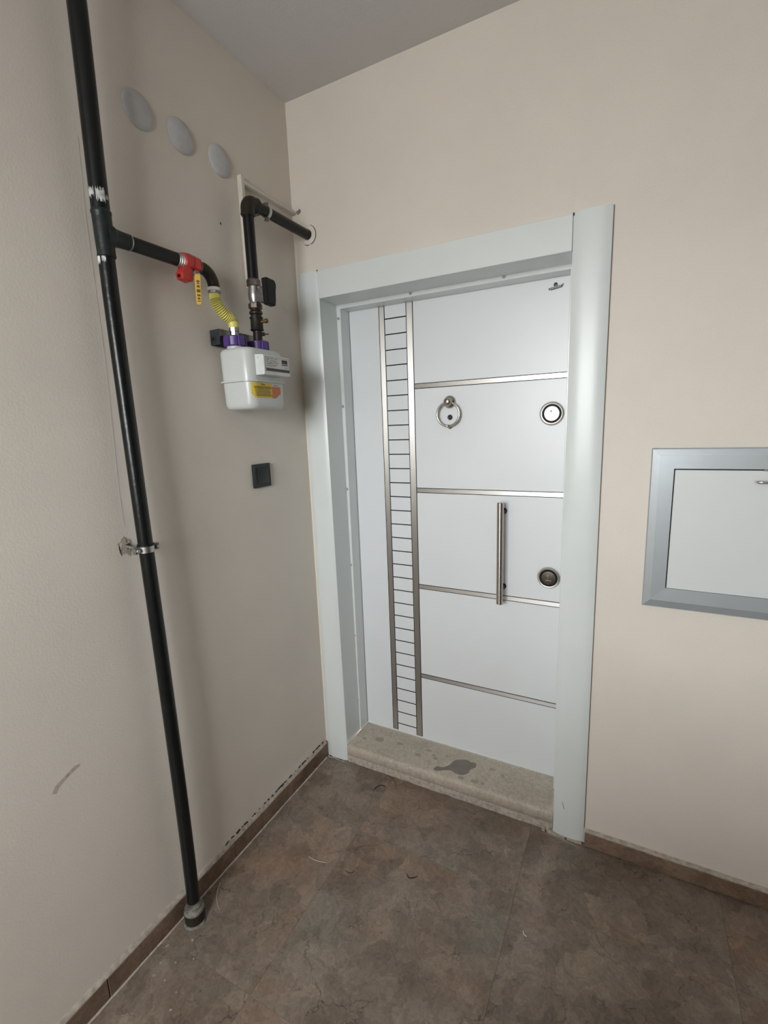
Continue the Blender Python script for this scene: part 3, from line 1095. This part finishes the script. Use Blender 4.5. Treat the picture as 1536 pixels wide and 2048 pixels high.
# ------------------------------------------------------------------ red ball valve on the branch
vz = 2.003
valve = root('ball_valve', (BX, -0.575, vz), 'red gas ball valve with hanging yellow lever at the branch end', 'valve')
b = nb()
lathe(b, (BX, -0.6195, vz), (0, 1, 0), [(0, 0.0168), (0.001, 0.0185), (0.004, 0.0185), (0.005, 0.0172), (0.007, 0.0172), (0.008, 0.0192), (0.011, 0.0192), (0.012, 0.0178), (0.0135, 0.0178), (0.0145, 0.0198), (0.017, 0.0198)], 28)
obj('thread_rings', b, 'zinc', valve)
b = nb()
lathe(b, (BX, -0.6025, vz), (0, 1, 0), [(0, 0.0205), (0.003, 0.0240), (0.012, 0.0255), (0.024, 0.0258), (0.028, 0.0245)], 10, 0.3)
body = obj('body', b, 'red', valve, None, 25)
b = nb()
lathe(b, (BX, -0.5745, vz), (0, 1, 0), [(0, 0.0255), (0.002, 0.0265), (0.024, 0.0265), (0.027, 0.0235)], 6, 0.55)
obj('hex_end', b, 'red', valve, None, 25)
b = nb()
prism(b, [(-0.6170, 1.968), (-0.6020, 1.990), (-0.5770, 1.990), (-0.5770, 1.957), (-0.5840, 1.949), (-0.6140, 1.953)], 'x', 0.0400, 0.0680)
bmesh.ops.bevel(b, geom=list(b.edges), offset=0.002, segments=1, affect='EDGES')
obj('bonnet', b, 'red', valve, None, 25)
obj('bonnet_hole', cyl(nb(), (0.054, -0.6185, 1.9605), (0.054, -0.6145, 1.9605), 0.0048, 14), 'black_plastic', valve)
b = nb()
lathe(b, (0.0700, -0.5700, 1.9760), (0.6, 0, -0.8), [(0, 0.010), (0.008, 0.010), (0.012, 0.006)], 16)
obj('stem', b, 'zinc_dull', valve)
lv = [(0.0760, -0.5690, 1.9760), (0.0795, -0.5735, 1.9660), (0.0800, -0.5750, 1.955), (0.0800, -0.5765, 1.925), (0.0800, -0.5780, 1.890), (0.0800, -0.5783, 1.886)]
b = nb()
rings = []
for i, p in enumerate(lv):
    w = (0.0055, 0.0080, 0.0080, 0.0075, 0.0065, 0.0035)[i]
    tk = 0.0042
    # broad face looks to +x/-y so the print shows
    d1 = Vector((0.55, 0.83, 0)) * w
    d2 = Vector((0.83, -0.55, 0)) * tk
    P = Vector(p)
    rings.append([P - d1 - d2, P + d1 - d2, P + d1 + d2, P - d1 + d2])
loft(b, rings)
bmesh.ops.bevel(b, geom=[e for e in b.edges], offset=0.0009, segments=1, affect='EDGES')
lever = obj('lever', b, 'lever', valve, 'yellow plastic lever with black print')
b = nb()
fn = Vector((0.83, -0.55, 0))
fd = Vector((0.55, 0.83, 0))
for (z, h, w) in ((1.9500, 0.0050, 0.0042), (1.9440, 0.0035, 0.0030), (1.9360, 0.0060, 0.0040), (1.9240, 0.0085, 0.0050), (1.9120, 0.0055, 0.0044), (1.9030, 0.0050, 0.0036), (1.8960, 0.0025, 0.0045)):
    t = (1.955 - z) / 0.065
    P = Vector((0.080, -0.5750 - 0.003 * t, z)) + fn * 0.0043
    r_ = []
    for dz in (-h / 2, h / 2):
        r_.append([P + fd * (-w) + Vector((0, 0, dz)), P + fd * w + Vector((0, 0, dz)), P + fd * w + fn * 0.0004 + Vector((0, 0, dz)), P - fd * w + fn * 0.0004 + Vector((0, 0, dz))])
    loft(b, r_)
obj('printing', b, 'brown_ink', lever, 'worn black print')

# ------------------------------------------------------------------ elbow and flexible hose to the meter
hose = root('gas_hose', (0.062, -0.46, 1.86), 'ribbed yellow flexible gas hose bending from black elbow into the meter', 'hose')
EY, ER = -0.4885, 0.043
arc = [(BX, -0.5475, vz)] + [(BX, EY - ER + ER * math.sin(a), vz - ER + ER * math.cos(a)) for a in [math.radians(8 * k) for k in range(12)]][:12]
arc = [p for p in arc if True]
obj('elbow', tube(nb(), arc + [(BX + 0.0003, EY + 0.0002, vz - ER - 0.004)], [0.0150, 0.0160] + [0.0172] * 11 + [0.0178], 24), 'iron', hose, 'black iron elbow')
b = nb()
lathe(b, (BX, -0.5440, vz), (0, 1, 0), [(0, 0.0170), (0.001, 0.0188), (0.004, 0.0188), (0.005, 0.0176)], 26)
obj('joint_ring', b, 'zinc_dull', hose)
ez = vz - ER - 0.003
b = nb()
lathe(b, (BX, EY, ez - 0.0095), (0, 0, 1), [(0, 0.0175), (0.0005, 0.0190), (0.009, 0.0195), (0.0095, 0.0185)], 28)
obj('tape_ring', b, 'ptfe', hose, 'white sealing tape ring')
b = nb()
lathe(b, (BX, EY, ez - 0.0175), (0, 0, 1), [(0, 0.0165), (0.001, 0.0185), (0.0078, 0.0188), (0.008, 0.0175)], 8, 0.2)
obj('hose_nut', b, 'zinc_dull', hose, None, 25)
IY, IXp = -0.4370, 0.0690      # inlet port of the meter
path = spline([(BX, EY, ez - 0.0165), (BX, EY + 0.0005, ez - 0.030), (BX + 0.002, EY + 0.007, ez - 0.050), (BX + 0.008, EY + 0.026, ez - 0.073), (IXp - 0.0025, IY - 0.0045, 1.871), (IXp - 0.0003, IY - 0.0008, 1.858),
               (IXp, IY, 1.847)], 16)
rad = []
LP = len(path)
for i in range(LP):
    t = i / (LP - 1)
    r = 0.0158
    if 0.16 < t < 0.76:
        r = 0.0162 + (0.0012 if i % 3 else -0.0016)
    rad.append(r)
obj('corrugated_hose', tube(nb(), path, rad, 22), 'hose', hose, None, 60)
b = nb()
for i in range(LP):
    t = i / (LP - 1)
    if 0.16 < t < 0.76 and i % 3 == 0 and 0 < i < LP - 1:
        d = (path[i + 1] - path[i - 1]).normalized()
        lathe(b, path[i] - d * 0.0004, d, [(-0.0003, 0.0161), (0.0011, 0.0161)], 22)
obj('rib_groove', b, 'hose_dark', hose)['kind'] = 'stuff'
b = nb()
lathe(b, (IXp, IY, 1.8235), (0, 0, 1), [(0, 0.0135), (0.012, 0.0135), (0.0125, 0.0155), (0.0235, 0.0155)], 8, 0.1)
obj('tail_fitting', b, 'zinc', hose, None, 25)

# ------------------------------------------------------------------ gas meter
GX0, GX1, GY0, GY1 = 0.0165, 0.1490, -0.4740, -0.2950
OYp = -0.3285                # outlet port
meter = root('gas_meter', (0.082, -0.386, 1.594), 'light grey domestic gas meter with two purple nuts and yellow sticker', 'gas meter')


def shell(levels, rcorner):
    """levels: (z, inset)"""
    rings = []
    for z, ins in levels:
        rings.append([Vector((p[0], p[1] + (1.78 - z) * 0.040 * (GY1 - p[1]) / (GY1 - GY0), z)) for p in rrect(GX0 + ins, GX1 - ins, GY0 + ins, GY1 - ins, max(rcorner - ins * 0.6, 0.008), 7)])
    return loft(nb(), rings)


obj('upper_shell', shell([(1.6820, 0.0), (1.7680, 0.0005), (1.7750, 0.003), (1.7810, 0.009), (1.7825, 0.016)], 0.033), 'meter', meter)
obj('lower_shell', shell([(1.5915, 0.018), (1.5930, 0.010), (1.5970, 0.0045), (1.6030, 0.0015), (1.6120, 0.0003), (1.6770, 0.0)], 0.033), 'meter', meter)
obj('seam_flange', shell([(1.6768, -0.0070), (1.6774, -0.0085), (1.6814, -0.0085), (1.6822, -0.0070)], 0.036), 'meter', meter)


def lobed_nut(cx_, cy_, z0_, z1_, label):
    b = nb()
    rings = []
    n = 64
    for z, k in ((z0_, 0.93), (z0_ + 0.003, 1.0), (z1_ - 0.003, 1.0), (z1_, 0.93)):
        ring = []
        for i in range(n):
            a = 2 * math.pi * i / n
            ph_ = (i % 8) / 8.0
            r = 0.0335 + (0.0020 if 0.12 < ph_ < 0.88 else -0.0016)
            ring.append(Vector((cx_ + r * k * math.cos(a + 0.25), cy_ + r * k * math.sin(a + 0.25), z)))
        rings.append(ring)
    loft(b, rings)
    nut = obj('union_nut', b, 'purple', meter, label, 30)
    b = nb()
    lathe(b, (cx_, cy_, 1.7785), (0, 0, 1), [(0.002, 0.0270), (0.014, 0.0265)], 30)
    obj('port_neck', b, 'meter', meter)


lobed_nut(IXp, IY, 1.7890, 1.8205, 'purple ribbed plastic union nut, inlet side')
lobed_nut(IXp, OYp, 1.7880, 1.8190, 'purple ribbed plastic union nut, outlet side')
b = nb()
prism(b, [(0.1485, 1.7595), (0.1815, 1.7560), (0.1835, 1.7520), (0.1835, 1.7010), (0.1815, 1.6965), (0.1485, 1.6965)], 'y', -0.4400, -0.3140)
idx = obj('index_box', b, 'index', meter)
LX = 0.1835
obj('index_frame', box(nb(), LX - 0.0005, LX + 0.0006, -0.4350, -0.3170, 1.7070, 1.7515), 'ink_mid', idx)
obj('label', box(nb(), LX + 0.0004, LX + 0.0010, -0.4325, -0.3195, 1.7090, 1.7500), 'paper', idx, 'white printed counter label')
b = nb()
box(b, LX + 0.0009, LX + 0.0014, -0.4325, -0.3195, 1.7090, 1.7165)
box(b, LX + 0.0009, LX + 0.0014, -0.3560, -0.3270, 1.7295, 1.7325)
x = -0.3560
while x < -0.328:
    w = random.choice((0.0007, 0.0012, 0.0017))
    box(b, LX + 0.0009, LX + 0.0014, x, x + w, 1.7345, 1.7465)
    x += w + random.choice((0.0006, 0.0010))
obj('counter_window', b, 'ink', idx, 'dark counter strip and bar code')
b = nb()
for (y0_, y1_, z_) in ((-0.429, -0.415, 1.7460), (-0.411, -0.396, 1.7460), (-0.392, -0.376, 1.7455), (-0.429, -0.418, 1.7420), (-0.410, -0.380, 1.7395), (-0.429, -0.421, 1.7370),
                       (-0.417, -0.402, 1.7340), (-0.398, -0.372, 1.7340), (-0.429, -0.400, 1.7300), (-0.395, -0.378, 1.7280), (-0.429, -0.385, 1.7240), (-0.340, -0.330, 1.7225)):
    xx = y0_
    while xx < y1_:
        w = 0.0012 + 0.0012 * random.random()
        box(b, LX + 0.0009, LX + 0.0013, xx, min(xx + w, y1_), z_ - 0.0010, z_ + 0.0010)
        xx += w + 0.0007
obj('print', b, 'ink_mid', idx, 'lines of small print')['kind'] = 'stuff'
obj('rivet', cyl(nb(), (0.1600, -0.4405, 1.7480), (0.1600, -0.4398, 1.7480), 0.0016, 12), 'ink_mid', idx)
# sticker on the lower shell
SX = GX1
RC = 0.033
def front_x(y, z):
    """Meter front surface, following the rounded vertical corner."""
    yc = GY0 + (1.78 - z) * 0.040 + RC
    return GX1 if y >= yc else GX1 - RC + math.sqrt(max(RC * RC - (yc - y) ** 2, 0))


b = nb()
rings = []
for k in range(25):
    y = -0.4590 + (-0.3720 + 0.4590) * k / 24
    zt = 1.6748 - 0.0022 * k / 24
    zb = 1.6275 + max(0.0, (3 - k)) * 0.0040
    xt, xb_ = front_x(y, zt), front_x(y, zb)
    rings.append([Vector((xt - 0.0006, y, zt)), Vector((xt + 0.0006, y - 0.0002, zt)), Vector((xb_ + 0.0006, y - 0.0002, zb)), Vector((xb_ - 0.0006, y, zb))])
loft(b, rings)
st = obj('sticker', b, 'yellow_label', meter, 'yellow warning sticker')
text_mesh('Dikkat', 0.0078, 'brown_ink', 'lettering', st, (SX + 0.0007, -0.4130, 1.6685), (0, 1, -0.02), (0, 0.02, 1), 0.0003)
b = nb()
for i, z in enumerate((1.6615, 1.6572, 1.6525, 1.6485, 1.6447, 1.6410, 1.6370, 1.6338)):
    y = -0.4540 + 0.0008 * i + 0.003 * random.random()
    ye = -0.3755 - 0.010 * random.random()
    while y < ye:
        w = 0.0020 + 0.0045 * random.random()
        hh = 0.0014 if i < 2 else 0.0010
        xa, xc = front_x(y, z), front_x(y + w, z)
        loft(b, [[Vector((xa + d, y, z - hh)), Vector((xc + d, y + w, z - hh)), Vector((xc + d, y + w, z + hh)), Vector((xa + d, y, z + hh))] for d in (0.0004, 0.0010)])
        y += w + 0.0011
obj('print', b, 'brown_ink', st, 'lines of small print')['kind'] = 'stuff'
st2 = obj('sticker', box(nb(), SX - 0.0004, SX + 0.0005, -0.3718, -0.3300, 1.6270, 1.6715), 'paper', meter, 'orange and white sticker half')
obj('orange_field', blob([(-0.3718, 1.6640), (-0.3300, 1.6640), (-0.3300, 1.6430), (-0.3560, 1.6270), (-0.3718, 1.6270)], SX + 0.0004, SX + 0.0008, 'x'), 'orange_label', st2)
b = nb()
loft(b, [[Vector((SX + 0.0004, -0.3440, 1.6330)), Vector((SX + 0.0004, -0.3380, 1.6400)), Vector((SX + 0.0004, -0.3400, 1.6410)), Vector((SX + 0.0004, -0.3470, 1.6340))],
         [Vector((SX + 0.0009, -0.3440, 1.6330)), Vector((SX + 0.0009, -0.3380, 1.6400)), Vector((SX + 0.0009, -0.3400, 1.6410)), Vector((SX + 0.0009, -0.3470, 1.6340))]])
obj('corner_mark', b, 'ink_mid', st2)
obj('heading', box(nb(), SX + 0.0004, SX + 0.0009, -0.3640, -0.3420, 1.6668, 1.6692), 'ink_mid', st2)

# bracket behind the ports
br = root('meter_bracket', (0.0, -0.39, 1.795), 'dark grey steel wall bracket behind the gas meter nuts', 'bracket')
obj('wall_plate', box(nb(), 0.0004, 0.0040, -0.4740, -0.2700, 1.7960, 1.8420, 0.001, 1), 'bracket', br)
b = nb()
prism(b, [(0.0042, 1.8415), (0.0420, 1.8425), (0.0420, 1.7970), (0.0042, 1.7955)], 'y', -0.4740, -0.4705)
obj('side_plate', b, 'bracket', br)
b = nb()
box(b, 0.0345, 0.0375, -0.4700, -0.2900, 1.8230, 1.8440, 0.0008, 1)
obj('lit_front_strip', b, 'zinc_dull', br)  # bracket face in light, its brightness put into a paler metal
obj('screw', lathe(nb(), (0.0125, -0.4745, 1.815), (0, -1, 0), [(0, 0.0058), (0.002, 0.0052), (0.003, 0.003)], 14), 'black_plastic', br)

# ------------------------------------------------------------------ outlet pipe
OXp = IXp
PZ = 2.2510
out = root('outlet_pipe', (OXp, OYp, 1.82), 'black outlet pipe rising from the meter and turning into the door wall', 'pipe')
obj('pipe', cyl(nb(), (OXp, OYp, 2.0130), (OXp, OYp, PZ - 0.034), 0.0178, 26), 'pipe', out, 'upright pipe run')
obj('pipe', cyl(nb(), (OXp, OYp + 0.034, PZ), (OXp, 0.020, PZ), 0.0178, 26), 'pipe', out, 'short run into the wall')
R_ = 0.024
arc = [(OXp, OYp, PZ - 0.046), (OXp, OYp, PZ - 0.040), (OXp, OYp, PZ - 0.036)]
arc += [(OXp, OYp + R_ - R_ * math.cos(a), PZ - R_ + R_ * math.sin(a)) for a in [math.radians(9 * k) for k in range(11)]]
arc += [(OXp, OYp + 0.036, PZ), (OXp, OYp + 0.040, PZ), (OXp, OYp + 0.046, PZ)]
rd = [0.0200, 0.0238, 0.0225] + [0.0222] * 11 + [0.0225, 0.0238, 0.0200]
obj('elbow', tube(nb(), arc, rd, 26), 'iron', out, 'dark brown cast iron elbow')
ij = root('insulating_joint', (OXp, OYp, 1.82), 'stepped dark iron joint with brass nipple on the meter outlet nut', 'pipe fitting')
b = nb()
lathe(b, (OXp, OYp, 1.8200), (0, 0, 1), [(0, 0.0150), (0.033, 0.0150), (0.034, 0.0195), (0.036, 0.0222), (0.039, 0.0215), (0.041, 0.0205), (0.072, 0.0202), (0.0725, 0.0222), (0.0775, 0.0222), (0.079, 0.0175), (0.084, 0.0175),
                                         (0.087, 0.0215), (0.092, 0.0222), (0.096, 0.0200), (0.099, 0.0170), (0.104, 0.0170)], 30)
obj('joint_body', b, 'iron', ij)
b = nb()
lathe(b, (OXp + 0.014, OYp, 1.8800), (0.95, 0.25, 0.12), [(0, 0.0048), (0.018, 0.0048), (0.018, 0.0070), (0.028, 0.0074), (0.029, 0.006)], 14)
MAT['brass'] = plain('dull_brass', (0.17, 0.10, 0.045), 0.45, 0.7, 0.2)
obj('test_nipple', b, 'brass', ij, 'small brass test nipple')
b = nb()
lathe(b, (OXp + 0.012, OYp + 0.004, 1.8430), (0.8, 0.6, 0), [(0, 0.006), (0.012, 0.006), (0.0125, 0.002), (0.026, 0.0014)], 10)
obj('drain_screw', b, 'iron', ij)

# second clamp and the wall collar
c2 = root('pipe_clamp', (OXp, -0.236, PZ), 'silver pipe clamp on the short horizontal pipe near the ceiling corner', 'clamp')
b = nb()
lathe(b, (OXp, -0.2420, PZ), (0, 1, 0), [(0, 0.0179), (0, 0.0206), (0.012, 0.0206), (0.012, 0.0179)], 30)
obj('band', b, 'zinc', c2)
for s in (-1, 1):
    b = nb()
    box(b, OXp - 0.006, OXp + 0.006, -0.2420, -0.2300, PZ + s * 0.0190, PZ + s * 0.0285, 0.001, 1)
    cyl(b, (OXp - 0.010, -0.236, PZ + s * 0.0245), (OXp + 0.010, -0.236, PZ + s * 0.0245), 0.0030, 10)
    obj('lug', b, 'zinc_dull', c2)
obj('wall_rod', cyl(nb(), (0.0003, -0.236, PZ), (OXp - 0.0195, -0.236, PZ), 0.0040, 12), 'zinc_dull', c2)
rz = root('wall_collar', (OXp + 0.001, 0, PZ), 'cream round collar where the outlet pipe enters the door wall', 'collar')
b = nb()
lathe(b, (OXp + 0.001, -0.0002, PZ), (0, -1, 0), [(0, 0.0350), (0.003, 0.0345), (0.006, 0.031), (0.007, 0.0225), (0.006, 0.0185), (0, 0.0182)], 36)
obj('ring', b, 'rosette', rz)
b = nb()
for a0_, a1_ in ((-70, 70), (-120, -88), (120, 150)):
    P_ = [(OXp + 0.001 + 0.0356 * math.cos(math.radians(a)), -0.0012, PZ + 0.0356 * math.sin(math.radians(a))) for a in range(a0_, a1_ + 1, 6)]
    tube(b, P_, 0.0010, 6)
obj('edge_crack', b, 'dirt', rz, 'dark cracked edge line')

# shut-off cock under the outlet pipe
ck = root('shutoff_cock', (OXp, OYp, 1.92), 'steel shut-off cock with a black handle above the gas meter', 'valve')
b = nb()
lathe(b, (OXp, OYp, 1.9930), (0, 0, 1), [(0, 0.0205), (0.002, 0.0228), (0.020, 0.0228), (0.023, 0.0205)], 6, 0.2)
obj('hex_nut', b, 'rust', ck, 'rusty hexagon nut', 25)
b = nb()
lathe(b, (OXp, OYp, 1.9400), (0, 0, 1), [(0, 0.0185), (0.006, 0.0168), (0.018, 0.0200), (0.030, 0.0205), (0.042, 0.0185), (0.053, 0.0178)], 26)
obj('body', b, 'zinc', ck)
b = nb()
lathe(b, (OXp, OYp, 1.9225), (0, 0, 1), [(0, 0.0205), (0.002, 0.0230), (0.016, 0.0230), (0.018, 0.0200)], 8, 0.1)
obj('hex_nut', b, 'rust', ck, None, 25)
b = nb()
rings = []
for x_, w, h in ((OXp + 0.010, 0.013, 0.016), (OXp + 0.022, 0.014, 0.019), (OXp + 0.040, 0.016, 0.026), (OXp + 0.050, 0.016, 0.026)):
    rings.append([Vector((x_, OYp + p[0], 1.9600 + p[1])) for p in rrect(-w, w, -h, h, 0.006, 4)])
loft(b, rings)
obj('bonnet', b, 'zinc_dull', ck)
b = nb()
prism(b, [(OYp - 0.0210, 2.0080), (OYp + 0.0190, 2.0060), (OYp + 0.0260, 1.9960), (OYp + 0.0260, 1.9850), (OYp + 0.0190, 1.9750), (OYp + 0.0190, 1.9450), (OYp + 0.0170, 1.9260), (OYp - 0.0180, 1.9280)], 'x', OXp + 0.0502, OXp + 0.0730)
bmesh.ops.bevel(b, geom=list(b.edges), offset=0.002, segments=2, affect='EDGES')
obj('handle', b, 'black_plastic', ck, 'black plastic handle')

# ------------------------------------------------------------------ trunking, switch, vent caps
tr = obj('cable_trunking', box(nb(), 0.0003, 0.0190, -0.2910, -0.2760, 2.0060, 2.3580, 0.001, 1), 'trunk')
tag(tr, 'upright ivory cable trunking behind the outlet pipe', 'trunking')
tr2 = root('cable_trunking', (0.01, -0.14, 2.332), 'short horizontal ivory trunking running into the corner above the pipe', 'trunking')
obj('channel', box(nb(), 0.0003, 0.0150, -0.2755, -0.0040, 2.3320, 2.3480, 0.0008, 1), 'trunk', tr2)
obj('lid', box(nb(), 0.0152, 0.0195, -0.2755, -0.0040, 2.3325, 2.3430, 0.0012, 1), 'trunk', tr2)
b = nb()
torus(b, (0.0370, -0.0040, 2.3420), (0.7, 1, 0), 0.0042, 0.0018, 14, 8)
torus(b, (0.0300, -0.0045, 2.3370), (0.2, 1, 0.4), 0.0045, 0.0016, 14, 8)
cyl(b, (0.0370, -0.004, 2.3420), (0.0370, 0.002, 2.3420), 0.003, 8)
tag(obj('cable_hook', b, 'zinc_dull'), 'small dark wire hook in the corner at the trunking end', 'hook')

sw = root('light_switch', (0.0, -0.2945, 1.318), 'square anthracite light switch on the wall below the meter', 'switch')
b = nb()
rings = []
for x_, ins in ((0.0003, 0.0), (0.0075, 0.0), (0.0100, 0.0022)):
    rings.append([Vector((x_, p[0], p[1])) for p in rrect(-0.3390 + ins, -0.2500 - ins, 1.3180 + ins, 1.4040 - ins, 0.003, 3)])
loft(b, rings)
obj('frame', b, 'anthracite', sw)
b = nb()
rings = []
for x_, ins in ((0.0085, 0.0), (0.0125, 0.0), (0.0135, 0.0015)):
    rings.append([Vector((x_ + (0.0025 * (1 if p[1] > 1.361 else 0) if x_ > 0.01 else 0), p[0], p[1])) for p in rrect(-0.3220 + ins, -0.2670 - ins, 1.3335 + ins, 1.3885 - ins, 0.002, 3)])
loft(b, rings)
obj('rocker', b, 'anthracite', sw)

capdat = ((-0.6462, 2.3705, 'round grey wall cap nearest the tall black riser, largest of three'),
          (-0.5110, 2.3705, 'round grey wall cap in the middle of the row of three'),
          (-0.3640, 2.3690, 'round grey wall cap nearest the ivory trunking'))
b = nb()
lathe(b, (0, 0, 0), (1, 0, 0), [(0, 0.0455), (0.0020, 0.0455), (0.0045, 0.0435), (0.0085, 0.036), (0.0115, 0.024), (0.0130, 0.010), (0.0133, 0.0)], 40)
cap_me = finish(b, 'vent_cap', 'cap', None)
for y, z, lab in capdat:
    o = bpy.data.objects.new('vent_cap', cap_me)
    COL.objects.link(o)
    o.location = (0.0003, y, z)
    tag(o, lab, 'vent cap', 'round wall caps above the gas meter')

# marks on the left wall
b = nb()
sc_pts = [(-1.1180, 0.6740), (-1.1080, 0.6890), (-1.0900, 0.6960), (-1.0760, 0.7020), (-1.0600, 0.7090), (-1.0460, 0.7060), (-1.0490, 0.7010), (-1.0700, 0.6950), (-1.0880, 0.6870), (-1.1010, 0.6790), (-1.1080, 0.6680)]
prism(b, sc_pts, 'x', 0.0001, 0.0005)
obj('scuff_mark', b, 'scuff', wleft, 'grey diagonal scuff on the plaster')
b = nb()
prism(b, oval(-0.3830, 2.1818, 0.0025, 0.0045, 0.2, 9), 'x', 0.0001, 0.0006)
obj('nail_hole', b, 'dirt', wleft)
b = nb()
hc = [(-0.8216, 2.2300), (-0.8294, 2.0660), (-0.8309, 1.6916), (-0.8421, 1.3822), (-0.8410, 1.2800)]
rings = []
for (y, z) in hc:
    rings.append([Vector((0.0001, y - 0.0010, z)), Vector((0.0001, y + 0.0010, z)), Vector((0.0003, y + 0.0010, z)), Vector((0.0003, y - 0.0010, z))])
loft(b, rings)
obj('hairline_crack', b, 'hairline', wleft)

# ------------------------------------------------------------------ litter on the floor
def strand(name, pts, r, mat, label, cat, z=0.0):
    P_ = spline([(p[0], p[1], r + 0.0006 + (p[2] if len(p) > 2 else 0)) for p in pts], 6)
    n = len(P_)
    rr = [r * (0.35 + 0.65 * math.sin(math.pi * (i + 0.6) / (n + 0.2)) ** 0.5) for i in range(n)]
    o = obj(name, tube(nb(), P_, rr, 8), mat, None, None, 60)
    tag(o, label, cat)


strand('straw', [(0.2498, -0.4851), (0.2734, -0.4871), (0.2975, -0.4843), (0.3241, -0.4759)], 0.0012, 'straw', 'pale curved straw lying mid floor below the threshold', 'straw')
strand('straw', [(0.0325, -0.6978), (0.0450, -0.7230), (0.0699, -0.7487), (0.1014, -0.7678)], 0.0010, 'straw', 'pale thin straw on the floor beside the riser foot', 'straw')
strand('twig', [(0.3111, -0.1095), (0.3161, -0.0918, 0.002), (0.3297, -0.0761, 0.003), (0.3518, -0.0720)], 0.0020, 'twig', 'thicker black curled twig on the floor before the threshold', 'twig')
strand('twig', [(0.3180, -0.0060), (0.3493, -0.0120), (0.3755, -0.0326), (0.3899, -0.0574)], 0.0008, 'twig', 'thin long dark curved twig touching the threshold edge', 'twig')
strand('twig', [(0.5956, -0.3926), (0.6078, -0.4029), (0.6209, -0.3986), (0.6341, -0.3863)], 0.0016, 'twig', 'small dark hooked twig alone in the middle of the floor', 'twig')
strand('twig', [(0.3970, -0.4750), (0.4177, -0.4754), (0.4274, -0.4646)], 0.0009, 'twig', 'short dark twig close to the end of the pale straw', 'twig')
strand('plastic_shred', [(0.9922, -0.4091), (0.9969, -0.4179), (1.0063, -0.4211)], 0.0018, 'ptfe', 'tiny white shred on the bare floor right of centre', 'shred')
flecks = [(312, 0.038, -0.915, 0.005), (0, 0.060, -0.955, 0.004), (0, 0.100, -0.935, 0.0035), (0, 0.072, -0.985, 0.005), (0, 0.110, -0.980, 0.0035), (0, 0.095, -0.870, 0.0055), (0, 0.140, -0.905, 0.003),
          (0, 0.165, -0.985, 0.003), (0, 0.185, -1.020, 0.004)]
for _, fx, fy, s in flecks:
    b = nb()
    prism(b, oval(fx, fy, s, s * 0.7, random.random() * 3, 9, 0.4), 'z', 0.0001, 0.0007)
    obj('paint_fleck', b, 'fleck', floor)
b = nb()
for p_ in ([(0.975, -0.0240), (1.0138, -0.0175), (1.0669, -0.0205), (1.128, -0.0368), (1.0669, -0.0250), (1.0138, -0.0210)],):
    prism(b, p_, 'z', 0.0001, 0.0006)
obj('chalk_scrape', b, 'fleck', floor, 'pale scrape beside the right casing')
